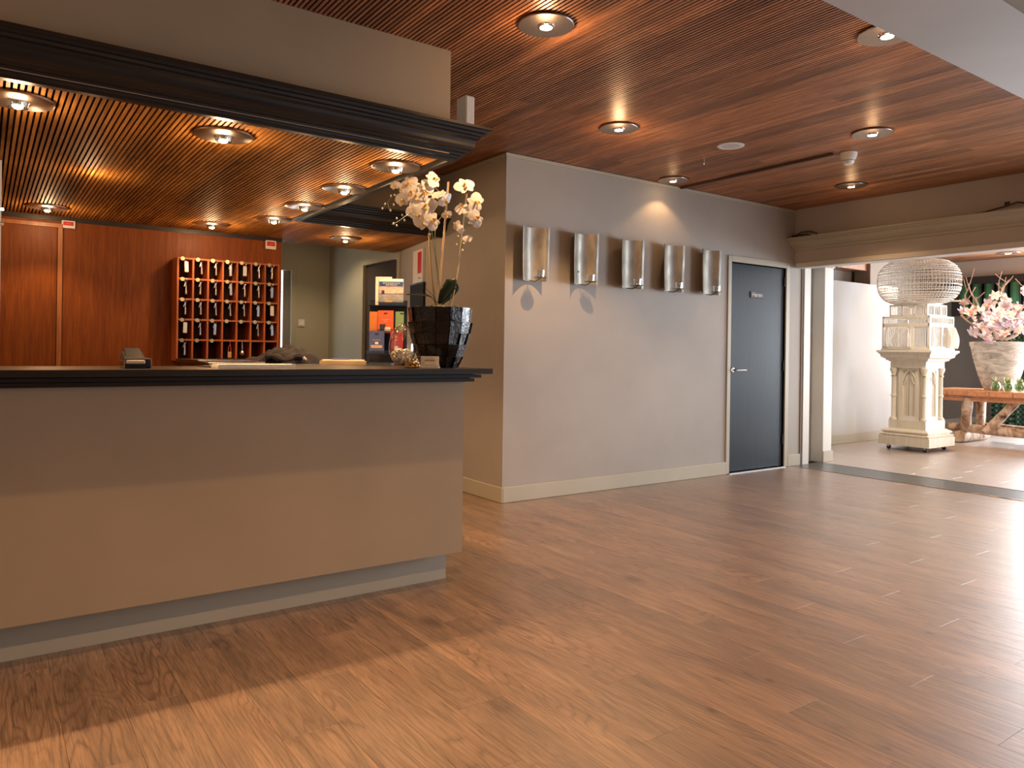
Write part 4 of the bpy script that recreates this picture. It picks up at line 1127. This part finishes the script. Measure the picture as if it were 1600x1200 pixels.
for x, y, lb in ((10.86, 4.22, 'bright downlight in the far room, right of the birdcage'), (10.70, 5.52, 'downlight in the far room just above the birdcage dome')):
    o = dup(pf, (x, y, 2.555), lb, group='downlights of the far room')
    MB().tube([(x, y, 2.784), (x, y, 2.572)], .02, 8).build('drop_rod', m_steel, None).parent = None
    r_ = C.objects[-1]; r_.parent = o; r_.location = (-x, -y, -2.555)
    for ch in o.children:
        if ch.name.startswith('bulb'): ch.scale = (1.3, 1.3, 1.6)
    spot((x, y, 2.52), 45, 120, .4)

# curtains at the far window
cu = thing('window_curtain', 'dark green curtain on a black rail behind the magnolia branches', 'curtain', (13.1, 5.0, 2.4))
MB().box(13.08, 13.16, 4.6, 5.9, 2.39, 2.505).build('rail', m_plastic_k, cu)
yy = 5.8; i = 0
while yy > 4.8:
    v = []; f = []
    for k in range(7):
        a = k / 6
        for z in (1.98, 2.385): v.append((13.12 - .05 * math.sin(PI * a) , yy - .15 * a, z))
    for k in range(6): f.append((2 * k, 2 * k + 2, 2 * k + 3, 2 * k + 1))
    o = MB().add(v, f).build('pleat', m_curtain, cu, True); sm = o.modifiers.new('t', 'SOLIDIFY'); sm.thickness = .004
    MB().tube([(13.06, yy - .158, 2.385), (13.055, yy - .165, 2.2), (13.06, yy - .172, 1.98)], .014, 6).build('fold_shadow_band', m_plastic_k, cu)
    yy -= .185; i += 1
struct(MB().box(13.18, 13.24, 4.79, 5.95, 1.88, 2.39).build('window_5', m_plastic_k))
cu = thing('check_curtain', 'dark green checked full length curtain right of the clay pot', 'curtain', (13.1, 4.3, 0))
v = []; f = []; n_ = 60
for k in range(n_ + 1):
    y = 5.3 - .48 * k / n_
    for z in (.02, 1.95): v.append((13.12 + .035 * math.sin(k * .5), y, z))
for k in range(n_): f.append((2 * k, 2 * k + 2, 2 * k + 3, 2 * k + 1))
o = MB().add(v, f).build('cloth', m_check, cu, True); sm = o.modifiers.new('t', 'SOLIDIFY'); sm.thickness = .004
MB().box(13.08, 13.15, 4.82, 5.3, 1.951, 1.965).build('heading', m_plastic_k, cu)

# ------------------------------------------------------------------ carved pedestal
px0, px1, py0, py1 = 9.55, 10.22, 4.55, 5.19
cx, cy = (px0 + px1) / 2, (py0 + py1) / 2
pd = thing('carved_pedestal', 'cream gothic carved pedestal on small wheels', 'pedestal', (cx, cy, 0))
def ring(q, o_, z0, z1, o2=None):
    o2 = o_ if o2 is None else o2
    a = [(px0 + o_, py0 + o_, z0), (px1 - o_, py0 + o_, z0), (px1 - o_, py1 - o_, z0), (px0 + o_, py1 - o_, z0),
         (px0 + o2, py0 + o2, z1), (px1 - o2, py0 + o2, z1), (px1 - o2, py1 - o2, z1), (px0 + o2, py1 - o2, z1)]
    q.add(a, [(0, 3, 2, 1), (4, 5, 6, 7), (0, 1, 5, 4), (1, 2, 6, 5), (2, 3, 7, 6), (3, 0, 4, 7)])
q = MB(); ring(q, 0, .065, .178, .0); q.build('plinth', m_creamwood, pd)
q = MB(); ring(q, .018, .178, .186); ring(q, .012, .186, .2, .004); ring(q, .004, .2, .212, .03); ring(q, .04, .212, .232); ring(q, .022, .232, .246); ring(q, .022, .246, .275, .07); q.build('base_moulding', m_creamwood, pd)
q = MB(); ring(q, .085, .275, .385, .085); q.build('lower_block', m_creamwood, pd)
IN = .125
q = MB(); ring(q, IN + .02, .385, 1.06); q.build('core', m_creamwood, pd)
q = MB(); ring(q, .095, 1.055, 1.135); q.build('upper_block', m_creamwood, pd)
q = MB(); ring(q, .085, 1.135, 1.15, .07); ring(q, .055, 1.15, 1.165); ring(q, .055, 1.165, 1.19, .02); ring(q, .012, 1.19, 1.235, .0); ring(q, -.012, 1.235, 1.25); q.build('cornice', m_creamwood, pd)
# corner colonnettes
for sx in (0, 1):
    for sy in (0, 1):
        c_ = (px0 + .125 if sx == 0 else px1 - .125, py0 + .125 if sy == 0 else py1 - .125, .385)
        col_ = MB().lathe([(.045, 0), (.045, .02), (.03, .035), (.025, .05), (.025, .29), (.034, .30), (.034, .32), (.025, .33), (.025, .55), (.032, .565), (.026, .575), (.03, .60), (.045, .63), (.048, .665), (.03, .67)], c_, 16).build('colonnette', m_creamwood, pd, True)
        MB().lathe([(.026, .555), (.035, .56), (.035, .57), (.026, .575)], c_, 16, True).build('gilt_band', m_brass, col_, True)
def arch_face(axis, const, a0, a1, z0, z1, dirn):
    # pilaster frame with a pointed arch opening
    w_ = a1 - a0; mid = (a0 + a1) / 2
    th_ = .022
    outer = [(a0, z0), (a1, z0), (a1, z1), (a0, z1)]
    def bxx(q, b0, b1, c0, c1, d0=0, d1=th_):
        lo, hi = const - dirn * d0, const - dirn * d1
        lo, hi = min(lo, hi), max(lo, hi)
        if axis == 'x': q.box(lo, hi, b0, b1, c0, c1)
        else: q.box(b0, b1, lo, hi, c0, c1)
    q = MB()
    bxx(q, a0, a0 + w_ * .2, z0, z1); bxx(q, a1 - w_ * .2, a1, z0, z1); bxx(q, a0 + w_ * .2, a1 - w_ * .2, z1 - .03, z1)
    q.build('pilaster', m_creamwood, pd)
    # two half arches as curved ribs
    hw = w_ * .3
    for sgn in (-1, 1):
        pts = []
        for i in range(9):
            a = (i / 8) * 1.0472
            r_ = hw * 2
            xx_ = mid + sgn * (hw - (r_ - r_ * math.cos(a)))
            zz = z1 - .03 - r_ * .866 + r_ * math.sin(a)
            pts.append((const - dirn * .012, xx_, zz) if axis == 'x' else (xx_, const - dirn * .012, zz))
        MB().tube(pts, .014, 6).build('arch_rib', m_creamwood, pd, True)
        # spandrel
        q = MB()
        for i in range(8):
            a = ((i + .5) / 8) * 1.0472; r_ = hw * 2
            xo = hw; xi = hw - (r_ - r_ * math.cos(a))
            z_ = z1 - .03 - r_ * .866 + r_ * math.sin(a); dz = r_ * 1.0472 / 8 * math.cos(a) / 2 + .002
            b0, b1 = sorted((mid + sgn * xi, mid + sgn * xo))
            if b1 - b0 > .001: bxx(q, b0, b1, z_ - dz, min(z_ + dz, z1), .008, th_)
        q.build('spandrel', m_creamwood, pd)
        # cusp
        pts = []
        for i in range(6):
            a = i / 5
            xx_ = mid + sgn * (hw * (.9 - .45 * math.sin(a * PI * .6))); zz = z1 - .21 + .1 * a
            pts.append((const - dirn * .01, xx_, zz) if axis == 'x' else (xx_, const - dirn * .01, zz))
        MB().tube(pts, .009, 5).build('cusp', m_creamwood, pd, True)
    q = MB(); bxx(q, mid - hw, mid + hw, z0, z0 + .05, -.0, .03); q.build('arch_sill', m_white, pd)
    q = MB(); bxx(q, mid - .003, mid + .003, z0 + .05, z1 - .04, .002, .006); q.build('panel_joint', m_grey, pd)
arch_face('x', px0 + IN - .002, py0 + .19, py1 - .19, .385, 1.055, -1)
arch_face('y', py0 + IN - .002, px0 + .19, px1 - .19, .385, 1.055, -1)
for x in (px0 + .09, px1 - .09):
    for y in (py0 + .09, py1 - .09):
        w_ = MB(); h = MB().lathe([(.0, -.011), (.026, -.011), (.028, 0), (.026, .011), (0, .011)], n=16); h.v = [(x + p[2], y + p[0] * 1.0, .028 + p[1]) for p in h.v]
        cst = fixn(h.build('caster', m_plastic_k, pd))
        MB().box(x - .018, x - .012, y - .016, y + .016, .03, .0648).box(x + .012, x + .018, y - .016, y + .016, .03, .0648).build('fork', m_steel, cst)

# ------------------------------------------------------------------ birdcage
bc = thing('domed_birdcage', 'white wire birdcage with a big round dome on the pedestal', 'birdcage', (cx, cy, 1.25))
m_ = m_wirew
Z0 = 1.2505
MB().bbox(px0 - .03, px1 + .03, py0 - .03, py1 + .03, Z0, Z0 + .03, .004).build('base_board', m_, bc)
MB().bbox(px0 + .01, px1 - .01, py0 + .01, py1 - .01, Z0 + .03, Z0 + .055, .004).build('base_tray', m_, bc)
bx0, bx1, by0, by1 = px0 + .03, px1 - .03, py0 + .03, py1 - .03
def bars(q, x0, x1, y0, y1, z0, z1, step=.022, r=.0022):
    n1 = max(2, int((x1 - x0) / step)); n2 = max(2, int((y1 - y0) / step))
    for i in range(n1 + 1):
        x = x0 + (x1 - x0) * i / n1
        for y in (y0, y1): q.box(x - r, x + r, y - r, y + r, z0, z1)
    for i in range(n2 + 1):
        y = y0 + (y1 - y0) * i / n2
        for x in (x0, x1): q.box(x - r, x + r, y - r, y + r, z0, z1)
def frame(q, x0, x1, y0, y1, z0, z1, t=.011):
    for x in (x0, x1):
        for y in (y0, y1): q.box(x - t, x + t, y - t, y + t, z0, z1)
    for z in (z0 + t, z1 - t):
        for y in (y0, y1): q.box(x0, x1, y - t, y + t, z - t, z + t)
        for x in (x0, x1): q.box(x - t, x + t, y0, y1, z - t, z + t)
q = MB(); bars(q, bx0, bx1, by0, by1, Z0 + .055, 1.70); q.build('lower_wires', m_, bc)
q = MB(); frame(q, bx0, bx1, by0, by1, Z0 + .055, 1.60); frame(q, bx0, bx1, by0, by1, 1.60, 1.715)
q.box(cx - .012, cx + .012, by0 - .012, by0 + .01, Z0 + .055, 1.6); q.box(bx0 - .012, bx0 + .01, cy - .1, cy - .076, Z0 + .055, 1.6)
q.build('lower_frame', m_, bc)
ux0, ux1, uy0, uy1 = px0 + .09, px1 - .09, py0 + .09, py1 - .09
q = MB(); bars(q, ux0, ux1, uy0, uy1, 1.715, 1.86); q.build('upper_wires', m_, bc)
q = MB(); frame(q, ux0, ux1, uy0, uy1, 1.715, 1.865, .010)
for x in (ux0 + (ux1 - ux0) * k / 3 for k in (1, 2)): q.box(x - .008, x + .008, uy0 - .01, uy0 + .01, 1.72, 1.86)
for y in (uy0 + (uy1 - uy0) * k / 3 for k in (1, 2)): q.box(ux0 - .01, ux0 + .01, y - .008, y + .008, 1.72, 1.86)
q.build('upper_frame', m_, bc)
q = MB(); ring(q, .03, 1.71, 1.72)
MB().box(bx0, bx1, by0, by1, 1.7, 1.706).build('lower_roof', m_, bc)
# bulging bays
def ogee(n_=14):
    pts = []
    for i in range(n_ + 1):
        a = i / n_
        pts.append((.02 + .085 * (1 - a) ** .8 * (0.55 + .45 * math.sin(PI * (1 - a) * 1.0 + .35)) , a))
    return pts
def bay(axis, const, a0, a1, z0, z1):
    og = ogee()
    # outward is negative on both visible faces
    def P_(o_, a, z): return (const - o_, a, z) if axis == 'x' else (a, const - o_, z)
    q = MB()
    n_ = max(3, int((a1 - a0) / .018))
    for i in range(n_ + 1):
        a = a0 + (a1 - a0) * i / n_
        q.tube([P_(o_, a, z0 + (z1 - z0) * t_) for o_, t_ in og], .0024, 4, False)
    q.build('bay_wires', m_, bc)
    for a, b in ((a0 - .012, a0), (a1, a1 + .012)):
        poly = [(const, z0)] + [(const - o_, z0 + (z1 - z0) * t_) for o_, t_ in og] + [(const, z1)]
        if axis == 'x': fixn(MB().prism(poly, 'y', a, b).build('bay_side', m_, bc))
        else:
            q = MB().prism(poly, 'x', a, b); fixn(q.build('bay_side', m_, bc))
bay('x', bx0 - .002, cy - .07, cy + .22, Z0 + .06, 1.58)
bay('y', by0 - .002, px1 - .21, px1 - .02, Z0 + .06, 1.58)
# far sides carry one bay each as well
def bay_far(axis, const, a0, a1, z0, z1):
    og = ogee()
    for a, b in ((a0 - .012, a0), (a1, a1 + .012)):
        poly = [(const, z0)] + [(const + o_, z0 + (z1 - z0) * t_) for o_, t_ in og] + [(const, z1)]
        fixn(MB().prism(poly, 'y' if axis == 'x' else 'x', a, b).build('bay_side', m_, bc))
    q = MB()
    n_ = max(3, int((a1 - a0) / .018))
    for i in range(n_ + 1):
        a = a0 + (a1 - a0) * i / n_
        q.tube([((const + o_, a, z0 + (z1 - z0) * t_) if axis == 'x' else (a, const + o_, z0 + (z1 - z0) * t_)) for o_, t_ in og], .0024, 4, False)
    q.build('bay_wires', m_, bc)
bay_far('x', bx1 + .002, by0 + .03, by0 + .24, Z0 + .06, 1.58)
bay_far('y', by1 + .002, px0 + .15, px0 + .4, Z0 + .06, 1.58)
# dome
RD, HD, ZD = .485, .30, 2.16
def dome_pt(th_, ph): 
    ct = math.cos(th_); st_ = math.sin(th_)
    ex = .62
    r = RD * (abs(ct) ** ex) * (1 if ct >= 0 else -1)
    z = HD * (abs(st_) ** .8) * (1 if st_ >= 0 else -1)
    return (cx + r * math.cos(ph), cy + r * math.sin(ph), ZD + z)
q = MB(); NM = 66
for k in range(NM):
    ph = 2 * PI * k / NM
    q.tube([dome_pt(-1.15 + 2.62 * i / 18, ph) for i in range(19)], .0030, 3, False)
wr = q.build('dome_wires', m_, bc)
q = MB()
for j in range(22):
    th_ = -1.15 + 2.45 * j / 21
    q.tube([dome_pt(th_, 2 * PI * i / 64) for i in range(65)], .0032 if j % 3 else .006, 3, False)
q.build('dome_hoops', m_, bc)
q = MB()
for j in range(7):
    th_ = -1.15 + 2.45 * (j * 3 + 1.5) / 21; 
    pts = [dome_pt(th_ + (.038 if i % 2 else -.038), 2 * PI * i / 128) for i in range(129)]
    q.tube(pts, .0035, 3, False)
q.build('zigzag_wires', m_, bc)
MB().lathe([(.235, 1.855), (.26, 1.86), (.26, 1.885), (.235, 1.885)], (cx, cy, 0), 40, True).build('dome_collar', m_, bc, True)
MB().box(cx - .33, cx + .33, cy - .012, cy + .012, 1.9, 1.915).build('perch', m_creamwood, bc)
pe = Vector((cx, cy, 1.93)); MB().tube([pe + rt0 * .30, pe + rt0 * .56], .010, 6).build('perch', m_creamwood, bc)

# ------------------------------------------------------------------ birch table
tx0, tx1 = 11.15, 12.0
tb = thing('birch_table', 'rustic table with an orange board top on birch logs', 'table', (11.5, 4.2, 0))
y = 5.36
while y > 2.9:
    w_ = .272 + random.uniform(-.015, .015)
    MB().bbox(tx0 + random.uniform(-.008, .008), tx1, y - w_ + .004, y, .665 + random.uniform(0, .004), .742 + random.uniform(0, .004), .004).build('top_board', m_table, tb)
    y -= w_
MB().box(tx0 + .07, tx0 + .12, 3.0, 5.2, .59, .664).box(tx1 - .15, tx1 - .1, 3.0, 5.2, .59, .664).build('apron', m_table, tb)
def log(pts, r, nm='log', n=12):
    pts = curve(pts, 4); rr = [r * (1 + random.uniform(-.08, .08)) for _ in pts]
    o_ = MB().tube(pts, rr, n).build(nm, m_birch, tb, True); return o_
Zr = .17
log([(11.17, 4.93, .09), (11.6, 4.93, .085), (12.0, 4.93, .09)], .085, 'foot_log')
log([(11.17, 3.55, .09), (11.6, 3.55, .085), (12.0, 3.55, .09)], .085, 'foot_log')
log([(11.28, 5.1, .215), (11.28, 4.5, .20), (11.28, 3.9, .19), (11.28, 3.2, .2)], .062, 'rail_log')
log([(11.24, 4.87, .21), (11.25, 4.86, .4), (11.25, 4.84, .64)], .066, 'leg')
log([(11.85, 4.93, .14), (11.85, 4.92, .62)], .062, 'leg')
log([(11.20, 4.60, .17), (11.3, 4.42, .42), (11.35, 4.27, .64)], .06, 'diagonal_brace')
log([(11.85, 4.2, .1), (11.8, 4.3, .64)], .065, 'leg')
log([(11.24, 4.03, .2), (11.25, 4.06, .64)], .06, 'leg')
log([(11.85, 3.55, .14), (11.85, 3.56, .62)], .062, 'leg')
log([(11.9, 5.0, .2), (11.9, 4.0, .19), (11.9, 3.2, .2)], .055, 'rail_log')

# ------------------------------------------------------------------ clay pot with magnolia
qc = Vector((11.62, 4.60, .7465))
mg = thing('potted_magnolia', 'pink magnolia branches in a large whitewashed clay pot', 'potted plant', qc)
MB().lathe([(.175, 0), (.195, .03), (.26, .22), (.318, .44), (.348, .60), (.362, .625), (.366, .67), (.342, .675), (.33, .62), (0, .60)], qc, 36).build('pot', m_clay, mg, True)
R2 = random.Random(11)
SM = .0078
def MP(px, py, d_=0.0): return qc + rt0 * ((px - 1560) * SM) + fw * d_ + Vector((0, 0, (607 - py) * .00895))
br_ends = []
trunks = [[(1553, 528), (1548, 505), (1535, 485), (1525, 468), (1515, 455), (1512, 440)], [(1560, 528), (1558, 500), (1556, 478), (1557, 462), (1562, 448), (1563, 436)],
          [(1565, 528), (1575, 505), (1583, 480), (1590, 462), (1594, 445)], [(1548, 528), (1535, 515), (1520, 512), (1505, 500), (1497, 490)], [(1570, 528), (1590, 520), (1605, 508), (1620, 500)],
          [(1556, 528), (1540, 500), (1522, 480), (1508, 462), (1504, 450)], [(1562, 528), (1568, 490), (1563, 470), (1570, 450), (1566, 438)], [(1566, 528), (1545, 520), (1555, 505), (1575, 512), (1588, 527)],
          [(1560, 528), (1600, 490), (1612, 470), (1625, 455)]]
q = MB(); k = 0
for tr in trunks:
    dd = [R2.uniform(-.12, .12)]
    for _ in tr[1:]: dd.append(dd[-1] + R2.uniform(-.12, .12))
    pts = curve([MP(a, b, d_ * min(1, i / 2)) for i, ((a, b), d_) in enumerate(zip(tr, dd))], 4)
    n_ = len(pts); MB().tube(pts, [.022 * (1 - .75 * i / (n_ - 1)) for i in range(n_)], 7).build('branch', m_branch, mg, True)
    for i in range(5, n_, 2):
        base_ = pts[i]; dr = Vector((R2.uniform(-1, 1), R2.uniform(-1, 1), R2.uniform(.2, 1.3))).normalized()
        ln = R2.uniform(.1, .22)
        p2 = [base_, base_ + dr * ln * .5 + Vector((0, 0, .01)), base_ + dr * ln + Vector((0, 0, .04))]
        q.tube(curve(p2, 3), .0065, 5); br_ends.append(p2[-1])
tw = q.build('twigs', m_branch, mg, True); tw['kind'] = 'stuff'
mq = MB()
for a in range(6): petal(a * PI / 3, .085, .05, .03, mq)
for a in range(3): petal(a * 2.09 + .5, .06, .04, .045, mq)
cq = MB().lathe([(0, 0), (.008, .004), (.007, .02), (0, .026)], (0, 0, .002), 7)
fm = None
FM = [(1495, 487), (1503, 493), (1513, 487), (1524, 489), (1530, 500), (1538, 483), (1546, 492), (1541, 503), (1499, 511), (1513, 525), (1525, 513), (1535, 521), (1575, 505), (1579, 493), (1590, 480), (1597, 490), (1585, 525), (1600, 519), (1529, 462), (1541, 466), (1585, 453), (1597, 461), (1552, 501), (1563, 497), (1571, 514), (1596, 505), (1507, 503), (1518, 531), (1608, 500), (1612, 485), (1606, 470), (1496, 499), (1565, 480), (1555, 471), (1545, 478), (1590, 497), (1520, 520), (1533, 492)]
FM += [(R2.uniform(1500, 1625), R2.uniform(468, 522)) for _ in range(26)]
for i, (a, b) in enumerate(FM):
    dpt = R2.uniform(-.38, -.1) if i < 38 else R2.uniform(-.15, .4)
    p_ = MP(a, b, dpt)
    lk = Vector((0, 0, .35)) - fw * R2.uniform(.3, 1) + rt0 * R2.uniform(-.6, .6) + Vector((0, 0, R2.uniform(-.5, .5)))
    if fm is None:
        fo_ = mq.build('blossom', m_mag, None, True); fc = cq.build('stamen', m_lip, None); fc.parent = fo_; fm = (fo_, fc); o = fo_
    else:
        o = fm[0].copy(); C.objects.link(o); c2 = fm[1].copy(); C.objects.link(c2); c2.parent = o
    o.parent = mg; o.location = p_ - ORG[mg.name]; o.rotation_euler = (lk.normalized().to_track_quat('Z', 'Y').to_matrix() @ Matrix.Rotation(R2.random() * 6, 3, 'Z')).to_euler()
    s_ = R2.uniform(.85, 1.25); o.scale = (s_,) * 3

# little jars of greenery on the front edge of the table
JL = ['small glass jar of greenery beside the base of the clay pot, leftmost', 'small glass jar of greenery, second from the left', 'small glass jar of greenery, third from the left', 'small glass jar of greenery at the right edge of the photo']
jp = None
for i, y in enumerate((4.50, 4.35, 4.21, 4.07)):
    loc_ = (11.26, y, .7467)
    if jp is None:
        jp = thing('greenery_jar', JL[0], 'jar', (0, 0, 0), 'jars of greenery on the table')
        MB().lathe([(.035, 0), (.056, .02), (.064, .06), (.056, .1), (.042, .12), (.046, .13), (.043, .13), (.038, .118), (.052, .1), (.06, .06), (.052, .024), (0, .006)], (0, 0, 0), 24).build('jar', m_jar, jp, True)
        q = MB()
        for k in range(60):
            a = R2.uniform(0, 6.28); r = .045 * math.sqrt(R2.random()); z = R2.uniform(.03, .10)
            q.obox((r * math.cos(a), r * math.sin(a), z), (.012, .008, .003), Euler((R2.random() * 3, R2.random() * 3, R2.random() * 3)).to_matrix())
        g_ = q.build('moss', m_green, jp); g_['kind'] = 'stuff'
        for k in range(14):
            a = k * 2.4; ql = MB(); petal(a, .048, .028, .03 + .02 * (k % 3), ql)
            ql.v = [(p[0], p[1], p[2] + .12) for p in ql.v]; ql.build('leaf', m_green if k % 4 else m_paperw, jp, True)
        jp.location = loc_; o = jp
    else:
        o = dup(jp, loc_, JL[i]); o.rotation_euler = (0, 0, i * 1.3)
